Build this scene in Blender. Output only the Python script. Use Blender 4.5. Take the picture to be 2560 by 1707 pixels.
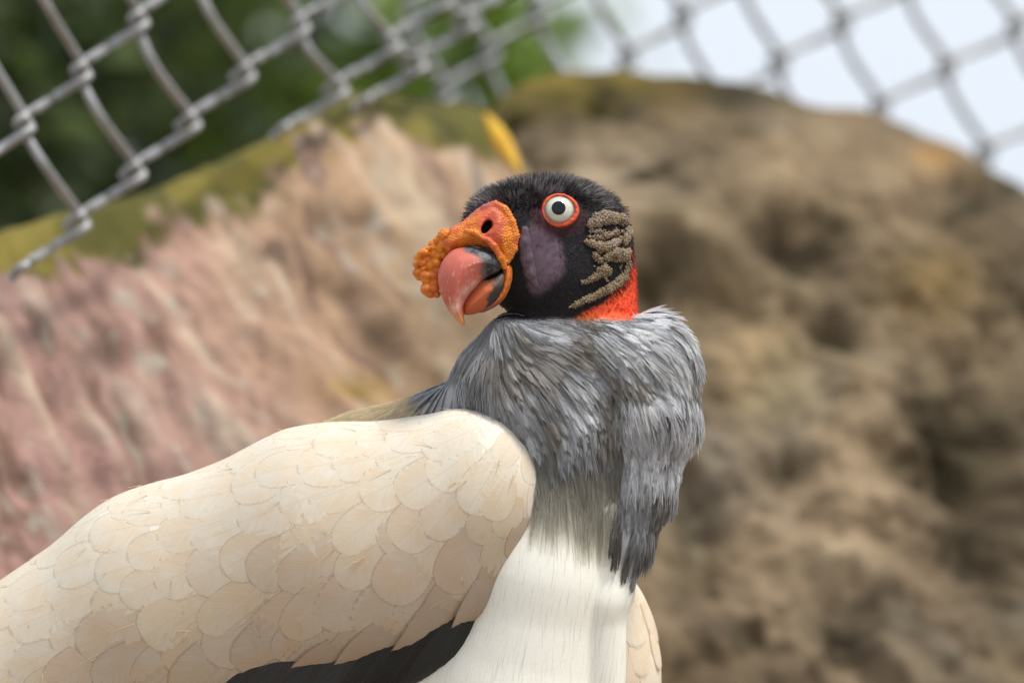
import bpy, math, numpy as np
from mathutils import Vector, kdtree
rng = np.random.default_rng(7)
scene = bpy.context.scene
for o in list(bpy.data.objects): bpy.data.objects.remove(o)
COL = scene.collection
# ------------------------------------------------------------------ camera, sky, sun, exposure
D, ZC = 3.6, 1.35                       # camera distance to the bird, camera height
S = 0.648 / 2560.0                      # metres per unit of the bird's drawing grid
cam = bpy.data.cameras.new('camera'); cam_o = bpy.data.objects.new('camera', cam); COL.objects.link(cam_o)
cam_o.location = (0, -D, ZC); cam_o.rotation_euler = (math.radians(90), 0, 0)
cam.lens = 200; cam.sensor_width = 36; cam.clip_start = 0.1; cam.clip_end = 2000
cam.dof.use_dof = True; cam.dof.focus_distance = 3.56; cam.dof.aperture_fstop = 4.2
scene.camera = cam_o
SUN_EL, SUN_AZ = math.radians(66), math.radians(62)   # azimuth measured from behind the camera, to the right
world = bpy.data.worlds.new('World'); scene.world = world; world.use_nodes = True
nt = world.node_tree; bg = nt.nodes['Background']
sky = nt.nodes.new('ShaderNodeTexSky'); sky.sky_type = 'NISHITA'; sky.sun_disc = False
sky.sun_elevation = SUN_EL; sky.air_density = 1.5; sky.dust_density = 4.0
mixc = nt.nodes.new('ShaderNodeMix'); mixc.data_type = 'RGBA'; mixc.inputs[0].default_value = 0.88
mixc.inputs[7].default_value = (7.3, 7.9, 8.8, 1)       # thin white cloud over all of the sky
nt.links.new(sky.outputs[0], mixc.inputs[6]); nt.links.new(mixc.outputs[2], bg.inputs[0])
bg.inputs[1].default_value = 0.083
sun_dir = Vector((math.sin(SUN_AZ) * math.cos(SUN_EL), -math.cos(SUN_AZ) * math.cos(SUN_EL), math.sin(SUN_EL)))
sky.sun_rotation = math.atan2(sun_dir.x, sun_dir.y)
sl = bpy.data.lights.new('sun', 'SUN'); sl.energy = 2.4; sl.angle = math.radians(12); sl.color = (1.0, 0.95, 0.87)
so = bpy.data.objects.new('sun', sl); COL.objects.link(so); so.location = (0, 0, 8)
so.rotation_euler = sun_dir.to_track_quat('Z', 'Y').to_euler()
vs = scene.view_settings; vs.view_transform = 'Standard'; vs.look = 'None'; vs.gamma = 1; vs.exposure = 0.6
vs.use_curve_mapping = False
scene.cycles.use_denoising = True; scene.cycles.max_bounces = 6; scene.cycles.transparent_max_bounces = 12

# ------------------------------------------------------------------ numeric helpers
def W(P, off=(0, 0, 0)):
    """drawing grid (x right, y down, d away) -> metres"""
    P = np.asarray(P, float)
    return np.stack([(P[..., 0] - 1280) * S, P[..., 2] * S, ZC - (P[..., 1] - 853.5) * S], -1)
def at(px, py, m):
    k = (D + m) / D
    return np.array([(px - 1280) * S * k, m, ZC - (py - 853.5) * S * k])
def sstep(a, b, x):
    t = np.clip((x - a) / (b - a), 0, 1); return t * t * (3 - 2 * t)
def _h(ix, iy, iz):
    n = (ix * 374761393 + iy * 668265263 + iz * 2147483647 * 3 + 1013904223) & 0xffffffff
    n = ((n ^ (n >> 13)) * 1274126177) & 0xffffffff
    n = n ^ (n >> 16)
    return (n & 0xffff) / 32767.5 - 1
def vnoise(P, f=1.0, seed=0):
    P = np.asarray(P, float) * f + seed * 17.31
    i = np.floor(P).astype(np.int64); t = P - i; t = t * t * (3 - 2 * t)
    r = 0
    for dx in (0, 1):
        for dy in (0, 1):
            for dz in (0, 1):
                w = (t[..., 0] if dx else 1 - t[..., 0]) * (t[..., 1] if dy else 1 - t[..., 1]) * (t[..., 2] if dz else 1 - t[..., 2])
                r = r + w * _h(i[..., 0] + dx, i[..., 1] + dy, i[..., 2] + dz)
    return r
def fbm(P, f=1.0, o=4, seed=0):
    r = 0; a = 1; s = 0
    for k in range(o):
        r = r + a * vnoise(P, f * 2 ** k, seed + k); s += a; a *= .5
    return r / s
def mix(a, b, t):
    a = np.asarray(a, float); b = np.asarray(b, float); t = np.asarray(t)[..., None]
    return a * (1 - t) + b * t

# ------------------------------------------------------------------ mesh helpers
def mesh(name, V, F, smooth=True, col=None, uv=None):
    me = bpy.data.meshes.new(name); V = np.asarray(V, np.float32); F = np.asarray(F, np.int32)
    n, k = F.shape
    me.vertices.add(len(V)); me.vertices.foreach_set('co', V.ravel())
    me.loops.add(n * k); me.loops.foreach_set('vertex_index', F.ravel())
    me.polygons.add(n); me.polygons.foreach_set('loop_start', np.arange(0, n * k, k, dtype=np.int32))
    me.update(calc_edges=True)
    me.polygons.foreach_set('use_smooth', np.full(n, smooth, dtype=bool))
    if col is not None:
        c = np.ones((len(V), 4), np.float32); c[:, :3] = col
        a = me.color_attributes.new('col', 'FLOAT_COLOR', 'POINT'); a.data.foreach_set('color', c.ravel())
    if uv is not None:
        for k, u in (uv.items() if isinstance(uv, dict) else (('uv', uv),)):
            l = me.uv_layers.new(name=k); l.data.foreach_set('uv', np.asarray(u, np.float32)[F.ravel()].ravel())
    me.validate(); return me
def obj(name, me, mat, parent=None, label=None, cat=None, group=None, kind=None):
    o = bpy.data.objects.new(name, me); COL.objects.link(o)
    if me is not None and mat is not None and not me.materials: me.materials.append(mat)
    if parent: o.parent = parent
    if label: o['label'] = label
    if cat: o['category'] = cat
    if group: o['group'] = group
    if kind: o['kind'] = kind
    return o
def grid_faces(nu, nv, wrap=False):
    i = np.arange(nu - 1)[:, None]; j = np.arange(nv if wrap else nv - 1)[None, :]; j2 = (j + 1) % nv
    return np.stack([i * nv + j, i * nv + j2, (i + 1) * nv + j2, (i + 1) * nv + j], -1).reshape(-1, 4)
def tubes(PL, R, sides=3):
    """PL (N,K,3) polylines, R (N,K) radii -> one vertex / face set"""
    N, K, _ = PL.shape
    T = np.gradient(PL, axis=1); T /= np.linalg.norm(T, axis=-1, keepdims=True) + 1e-12
    ref = np.where(np.abs(T[..., 1:2]) > .9, np.array([1., 0, 0]), np.array([0, 1., 0]))
    A = np.cross(T, ref); A /= np.linalg.norm(A, axis=-1, keepdims=True) + 1e-12
    B = np.cross(T, A)
    ang = np.arange(sides) * 2 * np.pi / sides
    V = PL[:, :, None] + R[:, :, None, None] * (A[:, :, None] * np.cos(ang)[:, None] + B[:, :, None] * np.sin(ang)[:, None])
    F = grid_faces(K, sides, True)
    F = (F[None] + (np.arange(N) * K * sides)[:, None, None]).reshape(-1, 4)
    return V.reshape(-1, 3), F
def catmull(P, n=6, closed=False):
    P = np.asarray(P, float)
    Q = np.concatenate([P[-1:], P, P[:2]]) if closed else np.concatenate([2 * P[:1] - P[1:2], P, 2 * P[-1:] - P[-2:-1]])
    out = []
    for k in range(len(P) if closed else len(P) - 1):
        p0, p1, p2, p3 = Q[k:k + 4]
        for t in np.linspace(0, 1, n, endpoint=False):
            out.append(.5 * (2 * p1 + (p2 - p0) * t + (2 * p0 - 5 * p1 + 4 * p2 - p3) * t * t + (3 * p1 - p0 - 3 * p2 + p3) * t ** 3))
    if not closed: out.append(P[-1])
    return np.array(out)

# ------------------------------------------------------------------ implicit surfaces
def smin(a, b, k):
    h = np.maximum(k - np.abs(a - b), 0) / k
    return np.minimum(a, b) - h * h * k * .25
def smax(a, b, k): return -smin(-a, -b, k)
def ell(P, c, r, rz=0.0):
    q = P - np.array(c, P.dtype)
    if rz:
        cs, sn = math.cos(rz), math.sin(rz)
        q = np.stack([q[:, 0] * cs + q[:, 1] * sn, -q[:, 0] * sn + q[:, 1] * cs, q[:, 2]], -1)
    r = np.array(r, P.dtype)
    k0 = np.sqrt(((q / r) ** 2).sum(-1)); k1 = np.sqrt(((q / (r * r)) ** 2).sum(-1)) + 1e-9
    return k0 * (k0 - 1) / k1
def cone(P, a, b, ra, rb):
    a = np.array(a, P.dtype); b = np.array(b, P.dtype); ab = b - a
    t = np.clip(((P - a) @ ab) / (ab @ ab), 0, 1)
    return np.sqrt(((P - a - t[:, None] * ab) ** 2).sum(-1)) - (ra + (rb - ra) * t)
def chain(P, pts, k=1.0):
    f = None
    for (a, b) in zip(pts[:-1], pts[1:]):
        g = cone(P, a[:3], b[:3], a[3], b[3]); f = g if f is None else smin(f, g, k)
    return f
class Poly:
    def __init__(s, pts, n=5, pad=40):
        p = catmull(pts, n, True); s.lo = np.floor(p.min(0) - pad); hi = np.ceil(p.max(0) + pad)
        xs = np.arange(s.lo[0], hi[0]); ys = np.arange(s.lo[1], hi[1]); X, Y = np.meshgrid(xs, ys, indexing='ij')
        q = np.stack([X.ravel(), Y.ravel()], -1); dm = np.full(len(q), 1e9); ins = np.zeros(len(q), bool)
        for a, b in zip(p, np.roll(p, -1, 0)):
            ab = b - a; t = np.clip(((q - a) @ ab) / (ab @ ab + 1e-9), 0, 1)
            dm = np.minimum(dm, ((q - a - t[:, None] * ab) ** 2).sum(-1))
            c = ((a[1] > q[:, 1]) != (b[1] > q[:, 1])) & (q[:, 0] < ab[0] * (q[:, 1] - a[1]) / (ab[1] + 1e-12) + a[0])
            ins ^= c
        s.t = (np.sqrt(dm) * np.where(ins, -1, 1)).reshape(X.shape)
    def __call__(s, x, y):
        u = np.clip(x - s.lo[0], 0, s.t.shape[0] - 1.001); v = np.clip(y - s.lo[1], 0, s.t.shape[1] - 1.001)
        i = u.astype(int); j = v.astype(int); a = u - i; b = v - j; t = s.t
        return (t[i, j] * (1 - a) * (1 - b) + t[i + 1, j] * a * (1 - b) + t[i, j + 1] * (1 - a) * b + t[i + 1, j + 1] * a * b)
def inflate(P, poly, dc, T, R):
    q = np.maximum(1 + poly(P[:, 0], P[:, 1]) / R, 0); e = (P[:, 2] - dc) / T
    return (np.sqrt(q * q + e * e) - 1) * min(R, T)
def grad(f, P, e=1.0):
    k = np.array([[1, -1, -1], [-1, -1, 1], [-1, 1, -1], [1, 1, 1]], float)
    return sum(kk * f(P + kk * e)[:, None] for kk in k) / (4 * e)
def project(f, P, it=2, e=1.0, lift=0.0):
    for _ in range(it):
        g = grad(f, P, e); n2 = (g * g).sum(-1, keepdims=True) + 1e-9
        P = P - g * np.clip((f(P) - 0)[:, None] / n2, -60, 60)
    g = grad(f, P, e); n = g / (np.linalg.norm(g, axis=-1, keepdims=True) + 1e-9)
    return P + n * lift, n
def front(f, x, y, d0=-700, it=70):
    """depth of the surface that faces the viewer's side"""
    d = np.full(len(x), float(d0))
    for _ in range(it):
        d = d + np.clip(f(np.stack([x, y, d], -1)) * .8, -20, 60)
    return d
def nets(f, lo, hi, h):
    lo = np.array(lo, float); n = np.ceil((np.array(hi) - lo) / h / 4).astype(int) * 4 + 1
    cn = (n - 1) // 4 + 1
    ax = [lo[i] + np.arange(cn[i]) * 4 * h for i in range(3)]
    C = np.stack(np.meshgrid(*ax, indexing='ij'), -1).reshape(-1, 3)
    c = np.concatenate([f(C[k:k + 400000]) for k in range(0, len(C), 400000)]).reshape(cn)
    Fg = np.repeat(np.repeat(np.repeat(c, 4, 0), 4, 1), 4, 2)[:n[0], :n[1], :n[2]].copy()
    near = np.abs(Fg) < 4 * h * 2.2
    I = np.argwhere(near)
    for k in range(0, len(I), 400000):
        ii = I[k:k + 400000]; Fg[ii[:, 0], ii[:, 1], ii[:, 2]] = f(lo + ii * h)
    Fg = np.where(np.abs(Fg) < 1e-6, 1e-6, Fg)
    ins = Fg < 0
    cnt = sum(ins[a:n[0] - 1 + a, b:n[1] - 1 + b, e:n[2] - 1 + e].astype(np.int8) for a in (0, 1) for b in (0, 1) for e in (0, 1))
    act = np.argwhere((cnt > 0) & (cnt < 8)); vid = np.full(n - 1, -1, np.int64)
    vid[act[:, 0], act[:, 1], act[:, 2]] = np.arange(len(act))
    acc = np.zeros((len(act), 3)); num = np.zeros(len(act))
    for axn in range(3):
        o1, o2 = [k for k in range(3) if k != axn]
        for a in (0, 1):
            for b in (0, 1):
                s0 = act.copy(); s0[:, o1] += a; s0[:, o2] += b; s1 = s0.copy(); s1[:, axn] += 1
                f0 = Fg[tuple(s0.T)]; f1 = Fg[tuple(s1.T)]; m = (f0 < 0) != (f1 < 0)
                t = f0 / (f0 - f1 + 1e-20); p = s0.astype(float); p[:, axn] += t
                acc[m] += p[m]; num[m] += 1
    V = lo + acc / num[:, None] * h
    Q = []
    for axn in range(3):
        o1, o2 = [(1, 2), (2, 0), (0, 1)][axn]
        sl0 = [slice(None)] * 3; sl1 = [slice(None)] * 3; sl0[axn] = slice(0, -1); sl1[axn] = slice(1, None)
        m = ins[tuple(sl0)] != ins[tuple(sl1)]; e = np.argwhere(m)
        e = e[(e[:, o1] > 0) & (e[:, o2] > 0) & (e[:, o1] < n[o1] - 1) & (e[:, o2] < n[o2] - 1)]
        q = []
        for a, b in ((-1, -1), (0, -1), (0, 0), (-1, 0)):
            k = e.copy(); k[:, o1] += a; k[:, o2] += b; q.append(vid[tuple(k.T)])
        q = np.stack(q, -1); fl = ~ins[tuple(e.T)]
        q[fl] = q[fl][:, ::-1]; Q.append(q)
    return V, np.concatenate(Q)
def voro(V, size, seed=0, jitter=None):
    """bumps: 1 in a cell's middle, 0 on its border; cells seeded on the surface itself"""
    r = np.random.default_rng(seed); idx = r.permutation(len(V)); keep = []
    kd = None; cells = {}
    for i in idx:
        p = V[i]; key = tuple((p // size).astype(int)); ok = True
        for a in (-1, 0, 1):
            for b in (-1, 0, 1):
                for c in (-1, 0, 1):
                    for q in cells.get((key[0] + a, key[1] + b, key[2] + c), ()):
                        if ((p - q) ** 2).sum() < (size * .8) ** 2: ok = False
        if ok: cells.setdefault(key, []).append(p); keep.append(p)
    kd = kdtree.KDTree(len(keep))
    for k, p in enumerate(keep): kd.insert(p, k)
    kd.balance(); out = np.zeros(len(V)); ids = np.zeros(len(V), int)
    for i, p in enumerate(V):
        r2 = kd.find_n(p, 2)
        out[i] = min(1, (r2[1][2] - r2[0][2]) / (size * .7)) if len(r2) > 1 else 1; ids[i] = r2[0][1]
    return out, ids

# ------------------------------------------------------------------ materials
def mat_base(name, rough=.6, spec=.3):
    m = bpy.data.materials.new(name); m.use_nodes = True; n = m.node_tree.nodes; b = n['Principled BSDF']
    b.inputs['Roughness'].default_value = rough; b.inputs['Specular IOR Level'].default_value = spec
    return m, m.node_tree, b
def nd(t, kind, **kw):
    n = t.nodes.new(kind)
    for k, v in kw.items(): setattr(n, k, v)
    return n
def ramp(t, fac, stops):
    r = nd(t, 'ShaderNodeValToRGB'); e = r.color_ramp.elements
    while len(e) < len(stops): e.new(.5)
    for k, (p, c) in enumerate(stops): e[k].position = p; e[k].color = (*c, 1)
    t.links.new(fac, r.inputs[0]); return r.outputs[0]
def noise(t, scale, detail=4, rough=.55, vec=None, dist=0):
    n = nd(t, 'ShaderNodeTexNoise'); n.inputs['Scale'].default_value = scale; n.inputs['Detail'].default_value = detail
    n.inputs['Roughness'].default_value = rough; n.inputs['Distortion'].default_value = dist
    if vec is not None: t.links.new(vec, n.inputs['Vector'])
    return n.outputs[0]
def mixrgb(t, a, b, f, mode='MIX'):
    m = nd(t, 'ShaderNodeMix', data_type='RGBA', blend_type=mode)
    for s, i in ((f, 0), (a, 6), (b, 7)):
        if isinstance(s, (int, float)): m.inputs[i].default_value = s
        elif isinstance(s, tuple): m.inputs[i].default_value = (*s, 1)
        else: t.links.new(s, m.inputs[i])
    return m.outputs[2]
def bump(t, b, h, strength, dist):
    n = nd(t, 'ShaderNodeBump'); n.inputs['Strength'].default_value = strength; n.inputs['Distance'].default_value = dist
    t.links.new(h, n.inputs['Height']); t.links.new(n.outputs[0], b.inputs['Normal']); return n
def geo(t): return nd(t, 'ShaderNodeTexCoord').outputs['Object']
def vcol_mat(name, rough=.6, spec=.3, nscale=900, namp=.35, bscale=None, bdist=.0002, bstr=.5, sss=0, coat=0, vor=False):
    m, t, b = mat_base(name, rough, spec)
    a = nd(t, 'ShaderNodeVertexColor', layer_name='col').outputs[0]
    nz = noise(t, nscale, 4, .6, geo(t))
    c = mixrgb(t, a, ramp(t, nz, [(.25, (1 - namp,) * 3), (.75, (1 + 0 * namp,) * 3)]), 1.0, 'MULTIPLY')
    t.links.new(c, b.inputs['Base Color'])
    if bscale:
        if vor:
            v = nd(t, 'ShaderNodeTexVoronoi'); v.inputs['Scale'].default_value = bscale; t.links.new(geo(t), v.inputs['Vector']); h = v.outputs[0]
        else: h = noise(t, bscale, 5, .6, geo(t))
        bump(t, b, h, bstr, bdist)
    if sss: b.inputs['Subsurface Weight'].default_value = sss; b.inputs['Subsurface Radius'].default_value = (.004, .0015, .0008); b.inputs['Subsurface Scale'].default_value = 1
    if coat: b.inputs['Coat Weight'].default_value = coat; b.inputs['Coat Roughness'].default_value = .28
    return m
def strand_mat(name, rough=.5, spec=.25, transl=0.0):
    m, t, b = mat_base(name, rough, spec)
    a = nd(t, 'ShaderNodeVertexColor', layer_name='col').outputs[0]; t.links.new(a, b.inputs['Base Color'])
    if transl:
        tr = nd(t, 'ShaderNodeBsdfTranslucent'); t.links.new(a, tr.inputs[0]); mx = nd(t, 'ShaderNodeMixShader'); mx.inputs[0].default_value = transl
        t.links.new(b.outputs[0], mx.inputs[1]); t.links.new(tr.outputs[0], mx.inputs[2]); t.links.new(mx.outputs[0], t.nodes['Material Output'].inputs[0])
    return m
def feather_mat(name, rachis=(.5, .36, .2), barb=.25, rough=.62, lo=.85, soft=True):
    m, t, b = mat_base(name, rough, .2)
    uv = nd(t, 'ShaderNodeUVMap', uv_map='uv').outputs[0]; sp = nd(t, 'ShaderNodeSeparateXYZ'); t.links.new(uv, sp.inputs[0])
    def mth(op, x, y=None, z=None, cl=False):
        n = nd(t, 'ShaderNodeMath', operation=op, use_clamp=cl)
        for k, s in enumerate((x, y, z)):
            if s is None: continue
            if isinstance(s, (int, float)): n.inputs[k].default_value = s
            else: t.links.new(s, n.inputs[k])
        return n.outputs[0]
    au = mth('ABSOLUTE', sp.outputs[0])                                  # 0 rachis .. 1 edge
    bar = mth('SUBTRACT', sp.outputs[1], mth('MULTIPLY', au, .33))       # barbs sweep towards the tip
    cv = nd(t, 'ShaderNodeCombineXYZ'); t.links.new(mth('MULTIPLY', bar, 95), cv.inputs[0]); t.links.new(mth('MULTIPLY', sp.outputs[0], 1.6), cv.inputs[1])
    oi = nd(t, 'ShaderNodeObjectInfo').outputs['Random']; t.links.new(mth('MULTIPLY', oi, 50), cv.inputs[2])
    nz = noise(t, 1.0, 3, .7, cv.outputs[0])
    a = nd(t, 'ShaderNodeVertexColor', layer_name='col').outputs[0]
    c = mixrgb(t, a, ramp(t, nz, [(.3, (lo, lo * .985, lo * .965)), (.62, (1, 1, 1))]), 1.0, 'MULTIPLY')
    cv2 = nd(t, 'ShaderNodeCombineXYZ'); t.links.new(mth('MULTIPLY', sp.outputs[1], 2.2), cv2.inputs[0]); t.links.new(mth('MULTIPLY', sp.outputs[0], 1.1), cv2.inputs[1]); t.links.new(mth('MULTIPLY', oi, 91), cv2.inputs[2])
    nb = noise(t, 1.0, 2, .5, cv2.outputs[0])
    c = mixrgb(t, c, mixrgb(t, c, (1.0, .93, .85), 1.0, 'MULTIPLY'), ramp(t, nb, [(.4, (0, 0, 0)), (.62, (1, 1, 1))]))
    rl = mth('SUBTRACT', 1.0, mth('DIVIDE', au, .035), cl=True)
    c = mixrgb(t, c, rachis, mth('MULTIPLY', rl, .3)); t.links.new(c, b.inputs['Base Color'])
    bump(t, b, nz, barb, .0004)
    tr = nd(t, 'ShaderNodeBsdfTranslucent'); t.links.new(c, tr.inputs[0]); mx = nd(t, 'ShaderNodeMixShader'); mx.inputs[0].default_value = .14 if soft else .05
    t.links.new(b.outputs[0], mx.inputs[1]); t.links.new(tr.outputs[0], mx.inputs[2]); t.links.new(mx.outputs[0], t.nodes['Material Output'].inputs[0])
    if soft:                                                             # frayed vane edge
        ed = nd(t, 'ShaderNodeUVMap', uv_map='edge').outputs[0]; se = nd(t, 'ShaderNodeSeparateXYZ'); t.links.new(ed, se.inputs[0])
        al = mth('ADD', mth('MULTIPLY', mth('SUBTRACT', se.outputs[0], .03), se.outputs[1]), mth('MULTIPLY', mth('SUBTRACT', nz, .5), 1.0), cl=True)
        tp = nd(t, 'ShaderNodeBsdfTransparent'); m2 = nd(t, 'ShaderNodeMixShader'); t.links.new(al, m2.inputs[0]); t.links.new(tp.outputs[0], m2.inputs[1]); t.links.new(mx.outputs[0], m2.inputs[2]); t.links.new(m2.outputs[0], t.nodes['Material Output'].inputs[0])
    return m

# ================================================================== THE SETTING
# ---- ground
m_g, t_, b_ = mat_base('dry_earth', .9, .1)
t_.links.new(ramp(t_, noise(t_, 3, 8, .6, geo(t_)), [(.3, (.22, .17, .12)), (.55, (.36, .29, .21)), (.75, (.28, .25, .16))]), b_.inputs['Base Color'])  # unseen ground, toned pale to bounce light up to breast and wing
gx = np.linspace(-1, 1, 61); gx = np.sign(gx) * np.abs(gx) ** 3 * 400
GX, GY = np.meshgrid(gx, gx, indexing='ij'); GZ = .03 * vnoise(np.stack([GX, GY, 0 * GX], -1), .6) * (np.hypot(GX, GY) > 2) - .01
obj('ground', mesh('ground', np.stack([GX, GY, GZ], -1).reshape(-1, 3), grid_faces(61, 61)[:, ::1], True), m_g, kind='structure')

# ---- two big rocks behind the bird
def rock(name, crest, yc_of, xr, nu, label, colf, dents, amp, seed, tilt, back=.5):
    px = np.linspace(xr[0], xr[1], nu); cr = catmull(crest, 8); py = np.interp(px, cr[:, 0], cr[:, 1])
    Yc = yc_of(px); k = (D + Yc) / D; X = (px - 1280) * S * k; Zc = ZC - (py - 853.5) * S * k
    prof = np.array([(-.62, 0, 1), (-.52, .45, 0), (-.44, .70, 0), (-.36, -.36, 2), (-.26, -.22, 2), (-.15, -.10, 2), (-.06, -.025, 2), (0, 0, 2), (.07, -.03, 2), (.2, -.2, 2), (.35, -.6, 2), (back, 0, 1)], float)
    cols = []
    for i in range(nu):
        q = np.array([(Yc[i] + a * tilt, (b if c == 1 else (b * Zc[i] if c == 0 else Zc[i] + b))) for a, b, c in prof])
        cols.append(q)
    cols = np.array(cols)                                                 # nu, 12, 2
    n_per = [6, 12, 40, 60, 60, 60, 34, 22, 10, 6, 4]; pts = []
    for sgm, n in enumerate(n_per):
        t = np.linspace(0, 1, n, endpoint=False)[None, :, None]
        p1 = cols[:, sgm][:, None]; p2 = cols[:, sgm + 1][:, None]; p0 = cols[:, max(sgm - 1, 0)][:, None]; p3 = cols[:, min(sgm + 2, 11)][:, None]
        pts.append(.5 * (2 * p1 + (p2 - p0) * t + (2 * p0 - 5 * p1 + 4 * p2 - p3) * t * t + (3 * p1 - p0 - 3 * p2 + p3) * t ** 3))
    pts.append(cols[:, -1:]); G = np.concatenate(pts, 1); nv = G.shape[1]
    P = np.stack([np.repeat(X[:, None], nv, 1), G[..., 0], G[..., 1]], -1)
    du = np.gradient(P, axis=0); dv = np.gradient(P, axis=1); Nn = np.cross(du, dv); Nn /= np.linalg.norm(Nn, axis=-1, keepdims=True) + 1e-9
    kk = (D + P[..., 1]) / D; qx = P[..., 0] / (S * kk) + 1280; qy = 853.5 - (P[..., 2] - ZC) / (S * kk)   # where on the rock face a feature sits
    below = sstep(-.02, .10, np.repeat(Zc[:, None], nv, 1) - P[..., 2])
    disp = amp(P, qx, qy) * (.12 + .88 * below)
    wx = 150 * fbm(P, 7, 4, 71); wy = 120 * fbm(P, 7, 4, 72)
    for (a, b, rx, ry, dep) in dents:
        disp = disp - dep * .22 * (1 + .8 * fbm(P, 14, 2, 77)) * np.exp(-(((qx + wx - a) / rx) ** 2 + ((qy + wy - b) / ry) ** 2)) * (P[..., 1] < np.repeat(Yc[:, None], nv, 1) + .02)
    P2 = P + Nn * disp[..., None]
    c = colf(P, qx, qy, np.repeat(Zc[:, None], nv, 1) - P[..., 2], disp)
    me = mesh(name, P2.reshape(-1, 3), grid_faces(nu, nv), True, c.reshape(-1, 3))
    return obj(name, me, M_rock, label=label, cat='rock')
M_rock = vcol_mat('weathered_rock', .85, .15, 60, .3, 160, .004, .6)
def rot2(qx, qy, a, sx, sy): return np.stack([(qx * math.cos(a) + qy * math.sin(a)) / sx, (-qx * math.sin(a) + qy * math.cos(a)) / sy, 0 * qx], -1)
crestL = [(-1500, 1000), (-900, 800), (-400, 690), (0, 578), (200, 522), (360, 478), (520, 412), (675, 340), (784, 268), (900, 240), (1000, 238), (1120, 252), (1230, 290), (1320, 430), (1420, 640), (1600, 900), (1800, 1200)]
def ampL(P, qx, qy):
    st = rot2(qx, qy, 1.05, 210, 60)
    return .016 * fbm(st, 1, 3, 2) + .022 * fbm(P, 5, 4, 4) + .006 * fbm(P, 26, 2, 6)
def colL(P, qx, qy, dz, disp):
    st = rot2(qx, qy, 1.0, 230, 46); a = fbm(st, 1, 4, 12); b = fbm(P, 6, 4, 14); c2 = fbm(rot2(qx, qy, 1.0, 90, 30), 1, 3, 33)
    pink = sstep(1000, 200, qx - (qy - 900) * .5 + 250 * b)
    c = mix((.44, .31, .20), (.42, .27, .235), pink)
    c = mix(c, (.55, .45, .35), sstep(.05, .5, a + .3 * b)); c = mix(c, (.24, .155, .12), sstep(.08, .42, -a + .35 * c2))
    c = mix(c, (.50, .50, .42), sstep(.22, .5, c2) * .6)
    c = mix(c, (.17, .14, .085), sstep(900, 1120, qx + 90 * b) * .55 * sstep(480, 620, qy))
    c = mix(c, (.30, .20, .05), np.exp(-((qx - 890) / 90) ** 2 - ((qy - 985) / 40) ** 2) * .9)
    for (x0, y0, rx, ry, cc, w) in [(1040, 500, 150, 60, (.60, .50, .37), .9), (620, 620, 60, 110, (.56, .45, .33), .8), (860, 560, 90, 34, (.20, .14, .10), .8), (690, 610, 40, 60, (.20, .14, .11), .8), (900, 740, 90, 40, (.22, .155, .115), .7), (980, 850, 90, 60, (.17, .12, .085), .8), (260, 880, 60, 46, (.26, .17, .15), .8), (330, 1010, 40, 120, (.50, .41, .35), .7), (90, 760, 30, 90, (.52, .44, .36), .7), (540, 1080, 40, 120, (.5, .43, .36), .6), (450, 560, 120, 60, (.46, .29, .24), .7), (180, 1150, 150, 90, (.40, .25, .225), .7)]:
        u = rot2(qx - x0, qy - y0, 1.0, 1, 1); wv_ = 40 * fbm(P, 9, 2, 61); c = mix(c, cc, w * np.exp(-((u[..., 0] + wv_) / max(rx, ry)) ** 2 - ((u[..., 1] + wv_) / min(rx, ry)) ** 2))  # pale and pink blotches; the dark ones paint crease shade at the dents
    c = c * np.array([.90, .85, .81]) * (1 + .30 * fbm(rot2(qx, qy, 1.0, 80, 30), 1, 3, 51))[..., None]
    moss = sstep(.040, .018, dz + .045 * b + .045 * c2); c = mix(c, (.12, .11, .028), moss)
    c = mix(c, (.25, .20, .045), moss * sstep(.0, .3, fbm(P, 16, 3, 9))); c = mix(c, (.05, .055, .02), moss * sstep(.1, .4, fbm(P, 11, 3, 19)))
    return c
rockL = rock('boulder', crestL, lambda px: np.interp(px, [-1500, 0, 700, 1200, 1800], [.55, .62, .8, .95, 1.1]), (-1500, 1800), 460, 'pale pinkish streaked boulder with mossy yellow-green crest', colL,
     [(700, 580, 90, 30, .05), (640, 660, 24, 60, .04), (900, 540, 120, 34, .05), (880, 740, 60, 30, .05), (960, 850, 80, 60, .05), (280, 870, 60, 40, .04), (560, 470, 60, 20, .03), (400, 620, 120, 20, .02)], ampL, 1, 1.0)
crestR = [(900, 700), (1100, 420), (1180, 330), (1240, 268), (1300, 222), (1393, 192), (1480, 184), (1578, 182), (1700, 190), (1850, 203), (1937, 226), (1985, 256), (2060, 272), (2180, 282), (2260, 312), (2330, 346), (2394, 372), (2480, 430), (2560, 478), (2760, 610), (3100, 800), (3600, 1100), (4200, 1500)]
def ampR(P, qx, qy): return .035 * fbm(P, 4.2, 4, 24) + .028 * fbm(P, 10, 4, 26) + .024 * fbm(P, 28, 3, 28)
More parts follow.
